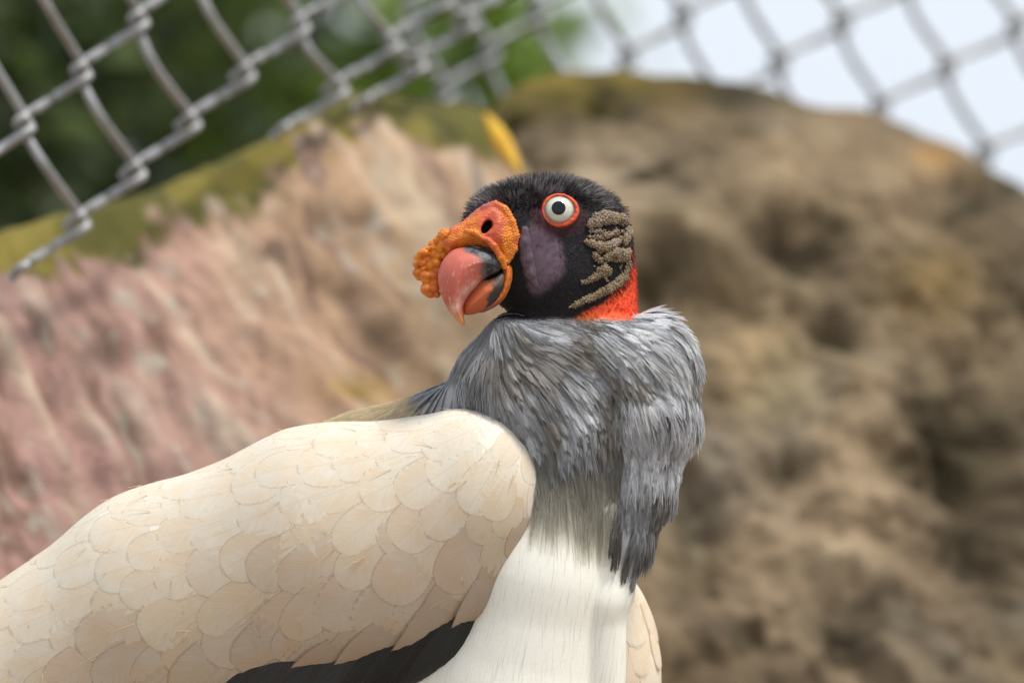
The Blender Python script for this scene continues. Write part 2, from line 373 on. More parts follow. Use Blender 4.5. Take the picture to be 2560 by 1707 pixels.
def colR(P, qx, qy, dz, disp):
    a = fbm(P, 6, 4, 41); b = fbm(P, 12, 3, 43); e = fbm(P, 3, 3, 45)
    c = mix((.215, .170, .115), (.30, .235, .17), sstep(-.2, .5, a)); c = mix(c, (.34, .30, .25), sstep(.1, .5, b) * .7)
    c = mix(c, (.26, .175, .06), sstep(.15, .5, e + .4 * b) * .8)
    c = mix(c, (.10, .082, .045), sstep(.1, .5, -a + .3 * e))
    for (x0, y0, rx, ry, cc, w) in [(1890, 890, 90, 90, (.47, .36, .23), .8), (1950, 960, 90, 90, (.40, .35, .22), .6), (2010, 720, 50, 26, (.5, .42, .3), .8), (2070, 1395, 100, 36, (.58, .48, .36), .9), (2160, 1560, 50, 40, (.42, .36, .29), .8), (1500, 460, 150, 60, (.42, .36, .29), .8),
        (1700, 600, 120, 60, (.36, .30, .21), .6), (1780, 1150, 90, 130, (.34, .31, .27), .7), (2330, 700, 120, 90, (.36, .26, .12), .8), (1440, 215, 110, 22, (.50, .34, .08), .9), (2340, 385, 60, 30, (.45, .27, .10), .7), (2240, 860, 140, 50, (.36, .30, .22), .6), (1690, 1400, 60, 160, (.36, .29, .19), .5)]:
        c = mix(c, cc, w * np.exp(-((qx - x0) / rx) ** 2 - ((qy - y0) / ry) ** 2))
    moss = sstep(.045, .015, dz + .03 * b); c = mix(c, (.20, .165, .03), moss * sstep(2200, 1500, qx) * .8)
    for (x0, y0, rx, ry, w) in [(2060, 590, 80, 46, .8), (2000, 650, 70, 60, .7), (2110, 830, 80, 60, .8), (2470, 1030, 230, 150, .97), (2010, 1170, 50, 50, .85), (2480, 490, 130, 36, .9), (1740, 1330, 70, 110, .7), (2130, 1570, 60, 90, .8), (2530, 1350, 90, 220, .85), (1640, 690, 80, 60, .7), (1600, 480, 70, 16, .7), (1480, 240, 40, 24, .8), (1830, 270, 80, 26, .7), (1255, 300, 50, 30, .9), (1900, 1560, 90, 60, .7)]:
        c = mix(c, (.055, .048, .028), w * np.exp(-((qx - x0 + 70 * a) / rx) ** 2 - ((qy - y0 + 50 * b) / ry) ** 2))  # shade of the hollows painted into the rock colour over the dents
    c = c * np.array([.78, .73, .63]) * (1 + .9 * fbm(P, 15, 4, 51))[..., None]
    return c
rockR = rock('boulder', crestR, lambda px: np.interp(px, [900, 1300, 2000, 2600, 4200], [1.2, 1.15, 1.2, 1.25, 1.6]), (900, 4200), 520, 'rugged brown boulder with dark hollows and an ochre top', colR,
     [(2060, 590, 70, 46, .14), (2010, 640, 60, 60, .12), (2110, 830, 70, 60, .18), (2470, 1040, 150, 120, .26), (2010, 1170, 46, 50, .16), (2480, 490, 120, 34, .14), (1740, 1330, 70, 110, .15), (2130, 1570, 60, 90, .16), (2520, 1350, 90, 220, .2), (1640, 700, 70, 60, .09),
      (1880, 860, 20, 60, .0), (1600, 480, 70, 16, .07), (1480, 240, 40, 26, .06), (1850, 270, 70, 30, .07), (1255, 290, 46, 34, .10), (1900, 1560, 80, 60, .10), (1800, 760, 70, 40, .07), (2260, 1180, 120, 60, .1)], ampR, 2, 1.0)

# ---- yellow leaf lodged on the rock
m_yl, t_, b_ = mat_base('yellow_leaf', .5, .3); t_.links.new(ramp(t_, noise(t_, 30, 3, .5, geo(t_)), [(.3, (.50, .27, .015)), (.7, (.62, .41, .02))]), b_.inputs['Base Color'])
lt = np.linspace(0, 1, 13); p0 = at(1212, 285, .86); p1 = at(1300, 432, .80); ax = p1 - p0; sdv = np.array([.42, .2, .25]); sdv = sdv / np.linalg.norm(sdv) * .0078
LV = np.concatenate([[p0 + ax * t + sdv * u * (math.sin(math.pi * min(1, t * .9 + .06)) ** .8) + np.array([0, -.012 * math.sin(t * 3) + .008 * u * u, 0]) for u in (-1, -.5, 0, .5, 1)] for t in lt])
lo_ = obj('leaf', mesh('leaf', LV, grid_faces(13, 5), True), m_yl, label='yellow fallen leaf lodged upright against the rocks', cat='leaf')
sm = lo_.modifiers.new('thickness', 'SOLIDIFY'); sm.thickness = .0006

# ---- chain-link fence, every wire its own part
m_w, t_, b_ = mat_base('galvanised_wire', .55, .4); b_.inputs['Metallic'].default_value = .55
t_.links.new(ramp(t_, noise(t_, 60, 4, .6, geo(t_)), [(.3, (.25, .25, .245)), (.6, (.36, .365, .37)), (.8, (.31, .28, .23))]), b_.inputs['Base Color'])
def fence(pxf, depf, wires, mrange, rad, label, off=17., group=None):
    base = np.array([*pxf(*wires_mid(wires)), 0.]); e = bpy.data.objects.new('chain_link_fence', None); COL.objects.link(e)
    b0 = at(base[0], base[1], depf(base[0])); e.location = b0; e['label'] = label; e['category'] = 'fence'
    if group: e['group'] = group
    for c in wires:
        kn = []
        for m in range(mrange[0], mrange[1](c) + 1):
            kn.append((c + m, m, +1)); kn.append((c + m + 1, m, -1))
        pts = []
        for k, (i, j, s) in enumerate(kn):
            x, y = pxf(i, j); dd = depf(x); kk = (D + dd) / D
            pv_ = np.array(pxf(*kn[k - 1][:2])) if k else np.array([2 * x - pxf(*kn[1][:2])[0], 2 * y - pxf(*kn[1][:2])[1]])
            nx_ = np.array(pxf(*kn[k + 1][:2])) if k < len(kn) - 1 else 2 * np.array([x, y]) - pv_
            p = np.array([x + s * off, y + s * off * .45]); jit = rng.normal(0, 2.0, 2)
            a = p + (pv_ - p) / np.linalg.norm(pv_ - p) * 26; b = p + (nx_ - p) / np.linalg.norm(nx_ - p) * 26
            zf, zb = -1.15 * rad, 1.15 * rad                   # one leg of each zigzag lies in front, the other behind
            za, zb2 = (zb, zf) if s > 0 else (zf, zb)
            for q, z in ((a, za), (p + jit * .6, (za + zb2) / 2), (b, zb2)): pts.append(at(q[0], q[1], dd) + np.array([0, z, 0]))
            if k < len(kn) - 1:                                # each leg is a little bowed
                mm = (p + nx_) / 2 + np.array([-.5, -.35]) * off * (0 if s > 0 else 1) + np.array([0, -.45]) * off * (1 if s > 0 else 0) + rng.normal(0, 2.5, 2)
                pts.append(at(mm[0], mm[1], dd) + np.array([0, zb2, 0]))
        if len(pts) < 4: continue
        Q = catmull(np.array(pts), 5); v, f = tubes(Q[None], np.full((1, len(Q)), rad), 10)
        obj('wire', mesh('wire', v - b0, f, True), m_w, e)
    return e
def wires_mid(w): return (w[len(w) // 2], 0)
ctrl = np.array([(0, 0, 338, 56), (1, 0, 195, 186), (2, 0, 65, 312), (-1, 1, 612, 190), (0, 1, 494, 290), (1, 1, 343, 434), (2, 1, 195, 559), (-2, 1, 772, 65), (-2, 2, 837, 243), (-3, 2, 954, 100), (-3, 3, 1045, 152), (-4, 3, 1181, 60)], float)
def basis(i, j): return np.stack([1 + 0 * i, i, j, i * i, i * j, j * j], -1)
cf = np.linalg.lstsq(basis(ctrl[:, 0], ctrl[:, 1]), ctrl[:, 2:], rcond=None)[0]
lin = np.linalg.lstsq(basis(ctrl[:9, 0], ctrl[:9, 1])[:, :3], ctrl[:9, 2:], rcond=None)[0]
def pxL(i, j):
    b = basis(np.float64(i), np.float64(j)); q = b @ cf; l = b[:3] @ lin
    w = float(sstep(1.0, 3.0, max(0, -j, i - 2, -4 - i))); r = q * (1 - w) + l * w
    return float(r[0]), float(r[1])
fence(pxL, lambda x: .40 + max(0., x) / 1200 * .5, list(range(-8, 9)), (-4, lambda c: 0 if c >= 2 else 1 if c >= -3 else (2 if c >= -5 else 3)), .0035, 'galvanised chain-link fence sloping along the mossy crest before dark foliage')
def pxR(i, j): return 2366 - 170 * i + 97 * j + 4 * i * i - 1.5 * i * j, 169 + 100 * i + 212 * j
fence(pxR, lambda x: 1.36 + (x - 1300) / 1260 * .1, list(range(-9, 11)), (-5, lambda c: 3), .0038, 'chain-link fence standing against white sky behind the brown boulder')

# ---- greenery behind the fence
def leaf_mat(name, a, b, tr=.35):
    m, t, bs = mat_base(name, .5, .3); oi = nd(t, 'ShaderNodeVertexColor', layer_name='col').outputs[0]; t.links.new(oi, bs.inputs['Base Color'])
    x = nd(t, 'ShaderNodeBsdfTranslucent'); t.links.new(mixrgb(t, oi, (1.0, 1.15, .45), 1.0, 'MULTIPLY'), x.inputs[0]); mx = nd(t, 'ShaderNodeMixShader'); mx.inputs[0].default_value = tr
    t.links.new(bs.outputs[0], mx.inputs[1]); t.links.new(x.outputs[0], mx.inputs[2]); t.links.new(mx.outputs[0], t.nodes['Material Output'].inputs[0]); return m
M_leaf = leaf_mat('foliage', 0, 0); m_bark, t_, b_ = mat_base('bark', .9, .1)
t_.links.new(ramp(t_, noise(t_, 25, 5, .6, geo(t_)), [(.3, (.06, .045, .03)), (.7, (.15, .12, .09))]), b_.inputs['Base Color'])
def tree(loc, h, rad, n, ls, c1, c2, label, seed, name='tree', clumps=26, low=.25, flat=1.0):
    r = np.random.default_rng(seed); e = bpy.data.objects.new(name, None); COL.objects.link(e); e.location = loc; e['label'] = label; e['category'] = name; e['group'] = 'greenery beyond the fence'
    tip = np.array([r.normal(0, .1), r.normal(0, .1), h * .8]); tk = np.linspace(0, 1, 8)[:, None] * tip + np.array([.04, 0, 0]) * np.sin(np.linspace(0, 5, 8))[:, None]
    v, f = tubes(tk[None], np.linspace(.035, .012, 8)[None] * h / 2.2, 8); obj('trunk', mesh('trunk', v, f), m_bark, e)
    cen = np.stack([r.uniform(-1, 1, clumps), r.uniform(-1, 1, clumps), r.uniform(low, 1, clumps)], -1); rr = np.hypot(cen[:, 0], cen[:, 1]); cen[:, :2] /= np.maximum(1, rr)[:, None]
    prof = np.sqrt(np.clip(1 - (cen[:, 2] * 1.5 - .75) ** 2 * .9, .2, 1)); cen[:, :2] *= (prof * rad)[:, None]; cen[:, 2] *= h
    br = np.stack([tk[np.clip((c[2] / h * 6).astype(int) - 1, 0, 6)] * (1 - u) + c * u + np.array([0, 0, .08 * math.sin(u * 3)]) for c in cen for u in np.linspace(0, 1, 5)]).reshape(clumps, 5, 3)
    v, f = tubes(br, np.tile(np.linspace(.012, .004, 5) * h / 2.2, (clumps, 1)), 5); obj('limb', mesh('limb', v, f), m_bark, e, kind='stuff')
    k = r.integers(0, clumps, n); p = cen[k] + r.normal(0, 1, (n, 3)) * np.array([1, 1, .7]) * rad * .22 * r.uniform(.4, 1.2, (n, 1))
    a = r.normal(0, 1, (n, 3)); a[:, 2] -= .5; a /= np.linalg.norm(a, axis=-1, keepdims=True); b = np.cross(a, r.normal(0, 1, (n, 3))); b /= np.linalg.norm(b, axis=-1, keepdims=True); nn = np.cross(a, b)
    l = (ls * r.uniform(.6, 1.3, n))[:, None]
    LV = np.stack([p, p + a * l * .5 + b * l * .24 + nn * l * .06, p + a * l, p + a * l * .5 - b * l * .24 + nn * l * .06], 1).reshape(-1, 3)
    cc = mix(c1, c2, np.clip(r.normal(.4, .3, n) + .4 * vnoise(p, 3, seed), 0, 1)); fq = np.arange(n * 4).reshape(n, 4)
    F3 = np.concatenate([fq[:, [0, 1, 2]], fq[:, [0, 2, 3]]])
    obj('crown', mesh('crown', LV, F3, False, np.repeat(cc, 4, 0)), M_leaf, e, kind='stuff')
DK1, DK2 = (.018, .03, .012), (.08, .115, .03)
tree((-1.25, 3.6, 0), 2.9, .75, 16000, .075, DK1, DK2, 'dense dark evergreen tree behind the chain-link fence', 1, clumps=50)
tree((-.82, 4.6, 0), 2.6, .5, 5200, .08, (.07, .11, .03), (.26, .34, .09), 'mid green leafy tree beside the dark evergreen', 2, clumps=40)
tree((-2.0, 6.5, 0), 4.2, 1.5, 18000, .13, DK1, (.035, .055, .018), 'tall dark tree standing far behind the evergreen', 3, clumps=60)
tree((-1.75, 7.5, 0), 3.6, .85, 12000, .12, (.02, .032, .014), (.05, .07, .025), 'broad dark shrub closing the gap between the trees', 4, clumps=46)
tree((-.37, 5.4, 0), 2.9, .38, 3000, .10, (.14, .23, .03), (.28, .40, .05), 'bright sunlit sapling at the edge of the sky', 5, clumps=22, low=.5)
# ---- the boulder the bird stands on
def perch_sdf(P):
    q = np.abs(P - np.array([0, .03, .41])) - np.array([.42, .24, .38]); o = np.linalg.norm(np.maximum(q, 0), axis=-1) + np.minimum(q.max(-1), 0) - .07
    return o + (.03 * vnoise(P, 6, 2) + .015 * vnoise(P, 15, 3)) * sstep(.86, .74, P[:, 2])
pv_, pf_ = nets(perch_sdf, (-.62, -.42, -.06), (.62, .48, .95), .022); pv_, _ = project(perch_sdf, pv_, 2, .004)
obj('perch_rock', mesh('perch_rock', pv_, pf_, True, np.tile(np.array([.26, .21, .16]), (len(pv_), 1))), M_rock, label='squat brown rock under the standing vulture', cat='rock')

# ================================================================== THE VULTURE
bird = bpy.data.objects.new('king_vulture', None); COL.objects.link(bird); bird.empty_display_size = .05
bird['label'] = 'king vulture with orange cere, staring white eye, grey ruff and cream wings'; bird['category'] = 'vulture'
def put(name, V, F, m, parent=bird, col=None, uv=None, kind=None, label=None, smooth=True):
    return obj(name, mesh(name, W(V) - np.array(BASE), F, smooth, col, uv), m, parent, label=label, kind=kind)
BASE = tuple(W(np.array([1290., 2790., 60.]))); bird.location = BASE

# ---- body: skull, jaw, neck, ruff, breast, back, far flank, as one surface
def head_sdf(P):
    f = ell(P, (1392, 570, 0), (172, 114, 122), .14)
    f = smin(f, ell(P, (1262, 600, -62), (122, 112, 92), -.5), 60)
    f = smin(f, ell(P, (1375, 702, -18), (170, 100, 118), .1), 60)
    f = smin(f, ell(P, (1490, 608, 0), (78, 80, 100)), 50)
    f = smin(f, cone(P, (1438, 700, 10), (1436, 930, 30), 150, 165), 40)
    return f
def body_sdf(P):
    f = head_sdf(P)
    r = ell(P, (1395, 985, -20), (215, 205, 165))                                   # crop
    r = smin(r, chain(P, [(1275, 868, -70, 72), (1230, 940, -60, 78), (1155, 1045, 10, 78)], 30), 60)
    r = smin(r, chain(P, [(1300, 850, -60, 62), (1420, 872, -80, 62), (1520, 868, -85, 72)], 30), 45)
    lobe = chain(P, [(1530, 870, -95, 80), (1612, 900, -80, 108)], 30)
    lobe = smin(lobe, cone(P, (1628, 838, 10), (1640, 850, 10), 58, 62), 40)
    lobe = smin(lobe, chain(P, [(1622, 930, -70, 118), (1630, 1040, -95, 108), (1618, 1210, -125, 62), (1590, 1350, -140, 34), (1560, 1465, -150, 8)], 30), 50)
    r = smin(r, lobe, 16)
    f = smin(f, r, 16)
    c = chain(P, [(1440, 1140, -30, 150), (1378, 1450, -20, 188), (1315, 1800, 0, 218), (1300, 2020, 60, 150)], 40)
    c = smin(c, chain(P, [(1520, 1280, -150, 26), (1518, 1500, -140, 46), (1500, 1800, -110, 60)], 30), 10)   # fold of down at the keel
    f = smin(f, c, 70)
    f = smin(f, chain(P, [(1125, 1062, 60, 86), (900, 1142, 150, 96), (700, 1240, 200, 110)], 40), 40)
    b = chain(P, [(1180, 1110, 120, 130), (800, 1330, 260, 230), (350, 1600, 380, 240), (-150, 1850, 470, 130)], 60)
    f = smin(f, b, 80)
    f = smin(f, chain(P, [(1330, 1700, 120, 260), (700, 1720, 280, 250)], 60), 80)
    return f
def wing_sdf(P):
    Q = P * np.array([1, 1, 1 / .58])
    pts = [(1154, 1237, -105, 217), (820, 1356, -85, 288), (420, 1510, -20, 286), (0, 1800, 70, 290), (-330, 1930, 160, 200)]
    f = chain(Q, [(x, y, d / .58, r) for x, y, d, r in pts], 60)
    f = smin(f, cone(Q, (1118, 1385, -100 / .58), (1000, 1420, -95 / .58), 165, 190), 60)
    return f * .6
def far_wing_sdf(P):
    return smin(ell(P, (1546, 1690, 110), (110, 262, 140), -.04), cone(P, (1500, 1850, 160), (1250, 2050, 300), 120, 80), 60)

V, F = nets(body_sdf, (-320, 380, -330), (1840, 2260, 660), 8.0)
V, Nb = project(body_sdf, V, 2)
# finer faces on the head
cen = V[F].mean(1); hm = (cen[:, 1] < 815) & (cen[:, 0] < 1625) & (cen[:, 2] < 90)
q = F[hm]; p0, p1, p2, p3 = (V[q[:, k]] for k in range(4))
NV = np.concatenate([(p0 + p1) / 2, (p1 + p2) / 2, (p2 + p3) / 2, (p3 + p0) / 2, (p0 + p1 + p2 + p3) / 4])
NV, inv = np.unique(np.round(NV, 3), axis=0, return_inverse=True); inv = inv.ravel() + len(V); m_ = len(q); e0, e1, e2, e3, ec = (inv[k * m_:(k + 1) * m_] for k in range(5))
F = np.concatenate([F[~hm], np.stack([q[:, 0], e0, ec, e3], -1), np.stack([e0, q[:, 1], e1, ec], -1), np.stack([ec, e1, q[:, 2], e2], -1), np.stack([e3, ec, e2, q[:, 3]], -1)])
V = np.concatenate([V, NV]); V, Nb = project(body_sdf, V, 1)
print('body verts', len(V))
# plumage and skin colours (linear), laid by where each grows
x, y, d = V.T
nz = vnoise(V, 1 / 60., 3) * .5 + vnoise(V, 1 / 24., 5) * .3
BLACK = np.array([.013, .012, .014]); RED = np.array([.86, .12, .05]); GREY = np.array([.44, .445, .46]); WHITE = np.array([.88, .865, .775]); CREAM = np.array([.86, .75, .56])
def nape_x(y): return np.interp(y, [600, 640, 690, 712, 740, 762, 782, 805], [1590, 1571, 1568, 1556, 1530, 1498, 1455, 1425])
def zones(P):
    x, y, d = P.T; nz = vnoise(P, 1 / 60., 3) * .5 + vnoise(P, 1 / 24., 5) * .3
    c = np.tile(BLACK, (len(P), 1))
    c = mix(c, (.112, .076, .100) , sstep(1.2, .75, np.maximum(np.hypot((x - 1350) / 62, (y - 640) / 88), np.abs(x - 1328 - (y - 565) * .36) / 54) + nz * .3) * (d < 0))      # bare purple cheek
    c = mix(c, (.10, .05, .075), sstep(1.3, .7, np.hypot((x - 1195) / 60, (y - 528) / 26) + nz * .3) * .8)                             # forehead skin by the cere
    c = mix(c, (.05, .018, .022), sstep(1.5, 1.0, np.hypot((x - 1398) / 58, (y - 530) / 50) + nz * .2) * (d < 0))                       # skin around the eye
    nk = sstep(-10, 16, x - nape_x(y) + nz * 22) * (x < 1612)
    red = mix(RED, (.70, .13, .14), sstep(690, 630, y + nz * 20)); red = mix(red, (.75, .20, .03), sstep(788, 806, y - (x - 1500) * .2 + nz * 10))
    c = mix(c, red, nk)
    c = c * (1 + .3 * vnoise(P, 1 / 7., 8) * (y < 800))[:, None]
    rf = sstep(792, 812, y + nz * 8 + (x > 1604) * 40)
    c = mix(c, GREY * .85, rf)
    lob = sstep(1.1, .9, np.hypot((x - 1625) / 150, (y - 1080) / 420))
    c = mix(c, (.60, .57, .47), sstep(1090, 1210, y + nz * 60) * (1 - lob * (x > 1545)))
    c = mix(c, WHITE, sstep(1250, 1350, y + nz * 50 + sstep(1430, 1330, x) * 90 - sstep(1400, 1470, x) * 60) * (1 - lob * (x > 1545)))
    c = mix(c, CREAM, sstep(1108, 1078, x + (y - 980) * .2 + nz * 18) * (y > 950))
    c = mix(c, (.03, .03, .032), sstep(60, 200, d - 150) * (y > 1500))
    return c
M_body = vcol_mat('skin_and_down', .7, .12, 700, .10, 2600, .0004, .22)
put('body', V, F, M_body, col=zones(V))

# ---- strands growing over a surface
def sample(V, F, N, w, n, seed=1):
    r = np.random.default_rng(seed)
    a = V[F[:, 0]]; e1 = V[F[:, 1]] - a; e2 = V[F[:, 3]] - a; ar = np.linalg.norm(np.cross(e1, e2), axis=-1)
    cen = V[F].mean(1); nn = N[F].mean(1)
    p = ar * w(cen, nn); p /= p.sum()
    k = r.choice(len(F), n, p=p)
    return a[k] + r.random((n, 1)) * e1[k] + r.random((n, 1)) * e2[k]
FLOW = np.array([[1250, 835, .3, .8], [1340, 850, .9, .3], [1430, 880, .8, .5], [1190, 880, -.5, .9], [1130, 970, -.05, 1], [1210, 1000, .05, 1], [1290, 950, .5, .7],
    [1350, 1050, .45, .9], [1400, 1180, .1, 1], [1500, 830, .6, .5], [1580, 850, .75, .65], [1650, 800, .8, .3], [1700, 880, .5, .85], [1745, 980, .05, 1], [1600, 950, .5, .9],
    [1545, 1040, .15, 1], [1660, 1100, -.12, 1], [1610, 1250, -.14, 1], [1570, 1400, -.26, .97], [1470, 980, .55, .8], [1480, 1120, .0, 1], [1400, 1300, 0, 1], [1300, 1500, -.2, 1],
    [1400, 1600, -.1, 1], [1520, 1500, -.12, 1], [1050, 1010, -.8, .5], [900, 1060, -.95, .3], [1230, 1100, .12, 1]], float)
FLOW[:, 2:] /= np.linalg.norm(FLOW[:, 2:], axis=1, keepdims=True)
def flow(P):
    w = 1 / (((P[:, None, :2] - FLOW[None, :, :2]) ** 2).sum(-1) + 900) ** 1.6
    v = np.zeros_like(P); v[:, :2] = (w[:, :, None] * FLOW[None, :, 2:]).sum(1) / w.sum(1)[:, None]
    return v / (np.linalg.norm(v, axis=-1, keepdims=True) + 1e-9)
def march(f, p, dirs, L, K, lift0, lift1, fl=None, follow=.5):
    """grow polylines along the surface; L (N,) lengths; lift in units along the normal"""
    p, n = project(f, p, 2); out = [p + n * lift0]; t = dirs; NN = [n]; TT = []
    for k in range(1, K):
        if fl is not None: t = t * (1 - follow) + fl(p) * follow
        t = t - n * (t * n).sum(-1, keepdims=True); t /= np.linalg.norm(t, axis=-1, keepdims=True) + 1e-9
        p, n = project(f, p + t * (L / (K - 1))[:, None], 1)
        u = k / (K - 1); l = lift0 + (lift1 - lift0) * u
        out.append(p + n * (l[:, None] if np.ndim(l) else l)); NN.append(n); TT.append(t)
    TT.append(t)
    return np.stack(out, 1), np.stack(NN, 1), np.stack(TT, 1)
def add_strands(name, PL, R, c, m, parent=bird, kind='stuff'):
    v, f = tubes(PL, R); k = PL.shape[1] * 3
    cc = np.repeat(c, k, 0) if c.shape[0] == PL.shape[0] else c
    return put(name, v, f, m, parent, cc, kind=kind)
M_strand = strand_mat('plume_strand', .6, .15, .48)
M_brist = strand_mat('black_bristle', .5, .3)

# ---- grey ruff: soft feathers, each a shaft with a fan of loose barbs
def plumes(name, n, w, Lr, bl, nb, colf, seed, lift=(1, 10), rad=1.25, m=None, Kb=5, spread=.30):
    r = np.random.default_rng(seed)
    p = sample(V, F, Nb, w, n, seed); dr = flow(p) + r.normal(0, .10, p.shape)
    L = r.uniform(*Lr, n) * (1 - .25 * sstep(900, 820, p[:, 1]))
    sp, sn, stt = march(body_sdf, p, dr, L, 7, lift[0], lift[1] * r.uniform(.6, 1.3, n), flow, .45)
    # barbs leave the shaft on both sides and bend towards the tip
    u = (np.arange(nb) + .5) / nb
    u = np.clip(u[None] + r.normal(0, .4 / nb, (n, nb)), 0, .999); i = np.minimum((u * 6).astype(int), 5); a = (u * 6 - i)[..., None]
    I = np.arange(n)[:, None]
    q = sp[I, i] * (1 - a) + sp[I, i + 1] * a; nn = sn[I, i]; tt = stt[I, i]
    sd = np.cross(nn, tt); sg = np.where(np.arange(nb) % 2, 1., -1.)[None, :, None]
    side = sd * sg; ln = (bl * L[:, None] * np.sin(np.pi * np.clip(u * .72 + .22, 0, 1)) * r.uniform(.8, 1.12, (n, nb)))[..., None]
    lines = []
    for k in range(Kb):
        s = k / (Kb - 1)
        fw = s * (.45 + .55 * s); sw = spread * s * (1 - .38 * s)
        lines.append(q + tt * ln * fw + side * ln * sw + nn * (1.0 + 1.5 * np.sin(s * 3.0)) - nn * 5 * s * s * spread)
    PLb = np.stack(lines, 2).reshape(n * nb, Kb, 3)
    base = colf(sp[:, 3]) ; base = np.clip(base * r.uniform(.86, 1.3, (n, 1)), 0, .9)
    cb = np.repeat(base, nb, 0) * r.uniform(.78, 1.22, (n * nb, 1))
    Rb = np.tile(np.linspace(1, .35, Kb) * rad, (n * nb, 1))
    add_strands(name, PLb, Rb, cb, m or M_strand)
    return sp
def ruff_w(c, nn):
    x, y, d = c.T
    lob = np.hypot((x - 1625) / 165, (y - 1090) / 440) < 1
    lob = lob & (y < 1330)
    w = ((y > 806) & (y < 1065 + 80 * vnoise(c * np.array([2., .6, 1.]), 1 / 40., 5) + 60 * (x < 1330)) & (x > 1125 + np.clip(950 - y, 0, 60))) | (lob & (x > 1556) & (y > 780))
    return w * (d < 170) * np.where(nn[:, 2] < .5, 1, .3)
def ruff_c(P):
    x, y, d = P.T; nz = vnoise(P, 1 / 70., 11)
    c = mix((.52, .535, .565), (.76, .77, .795), sstep(-.25, .6, nz + .8 * sstep(1480, 1660, x) - .25 * sstep(1000, 1200, y)))
    c = mix(c, (.41, .38, .34), sstep(.1, .6, -nz + .35 * sstep(1180, 1300, y)))
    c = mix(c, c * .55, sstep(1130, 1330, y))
    c = mix(c, (.34, .29, .235), sstep(1.1, .5, np.hypot((x - 1290) / 110, (y - 915) / 70)) * .6)     # brownish throat
    return c
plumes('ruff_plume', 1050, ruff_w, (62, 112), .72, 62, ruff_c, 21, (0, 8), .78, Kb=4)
def long_w(c, nn):
    x, y, d = c.T
    return ((x > 1545) & (y > 1000) & (y < 1340)) * (d < 80) * 1.0
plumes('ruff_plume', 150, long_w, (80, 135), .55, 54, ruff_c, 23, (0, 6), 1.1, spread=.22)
# ---- lower throat and breast: fine white filaments lying flat
def down(name, n, w, Lr, c_of, seed, rad=.8, lift=(0, 3), K=6, jit=.12, vary=(.85, 1.1)):
    r = np.random.default_rng(seed); p = sample(V, F, Nb, w, n, seed)
    L = r.uniform(*Lr, n); dr = flow(p) + r.normal(0, jit, p.shape) + .35 * np.stack([vnoise(p, 1 / 45., seed), vnoise(p, 1 / 45., seed + 3) * .3, 0 * L], -1)
    pl, _, _ = march(body_sdf, p, dr, L, K, lift[0], lift[1] * r.uniform(.3, 1.6, n), flow, .25)
    c = c_of(p) * r.uniform(*vary, (n, 1))
    add_strands(name, pl, np.tile(np.linspace(1, .3, K) * rad, (n, 1)), np.clip(c, 0, .9), M_strand)
def breast_w(c, nn):
    x, y, d = c.T
    return ((y > 1150) & (y < 1790) & (x > 1050) & (x < 1600)) * (nn[:, 2] < .2)
def breast_c(P):
    c = zones(P); return np.maximum(c, .2) * 1.08
down('breast_down', 700, lambda c, nn: breast_w(c, nn) * (c[:, 1] > 1230), (40, 90), lambda P: np.maximum(zones(P), .3) * 1.1, 31, .35, (-.3, .8), 5, .10, (1.0, 1.03))
def throat_w(c, nn):
    x, y, d = c.T
    return ((y > 1060) & (y < 1270) & (x > 1330) & (x < 1545)) * (nn[:, 2] < .2)
down('throat_down', 1500, throat_w, (90, 170), lambda P: mix((.42, .40, .355), (.78, .75, .66), sstep(1090, 1230, P[:, 1] + 50 * vnoise(P, 1 / 20., 4))), 33, .6, (1, 5))
def under_w(c, nn):
    x, y, d = c.T
    return ((y > 800) & (y < 1120) & (x > np.where(y > 930, 1155, 1110))) * (d < 170) * np.where(x < 1320, 2.5, 1)
down('ruff_down', 8000, under_w, (45, 95), lambda P: ruff_c(P) * .9, 37, 1.0, (1, 6), 5, .3)
def mantle_w(c, nn):
    x, y, d = c.T
    return ((x > 850) & (x < 1110) & (y > 940) & (y < 1120)) * (nn[:, 2] < .6)
down('mantle_down', 2600, mantle_w, (50, 100), lambda P: mix((.88, .76, .55), (.42, .40, .39), sstep(1072, 1100, P[:, 0] + 14 * vnoise(P, 1 / 15., 4))), 35, .8, (0, 4))
# ---- head: short bristles, longer on the crown
def head_w(c, nn):
    x, y, d = c.T
    w = (y < 806) * (x < nape_x(y) + 12) * (d < 90)
    w = w * np.where(np.hypot((x - 1398) / 50, (y - 530) / 44) < 1, 0, 1) * np.where(np.hypot((x - 1355) / 40, (y - 640) / 85) < 1, .03, 1)
    return w * np.where(y < 525, 1.6, .45)
nh = 12000; rh = np.random.default_rng(41); ph = sample(V, F, Nb, head_w, nh, 41); ph, nnh = project(body_sdf, ph, 2)
hx, hy, hd = ph.T
crown = sstep(545, 470, hy - (hx < 1250) * 25 - (hx > 1500) * 30)
back = np.stack([sstep(1180, 1560, hx) * 1.5 - .45, .15 + .85 * sstep(480, 640, hy) + 0 * hx, .1 + 0 * hx], -1)
back -= nnh * (back * nnh).sum(-1, keepdims=True)
dirh = nnh * (.22 + .75 * crown)[:, None] + back * (.9 - .35 * crown)[:, None] + rh.normal(0, .16, ph.shape)
dirh /= np.linalg.norm(dirh, axis=-1, keepdims=True)
Lh = (6.5 + 19 * crown * sstep(1620, 1500, hx) + 6 * (hx > 1540)) * rh.uniform(.5, 1.25, nh)
pls = []
for k in range(4):
    s = k / 3; pls.append(ph - nnh * .5 + dirh * (Lh * s)[:, None] + back * (Lh * .25 * s * s)[:, None])
chh = np.clip(mix((.014, .013, .015), (.20, .18, .18), sstep(.2, 1.0, crown * .75 + .55 * vnoise(ph, 1 / 30., 9) * crown)) * rh.choice([.25, .6, 1., 1.9], (nh, 1)), 0, .6)
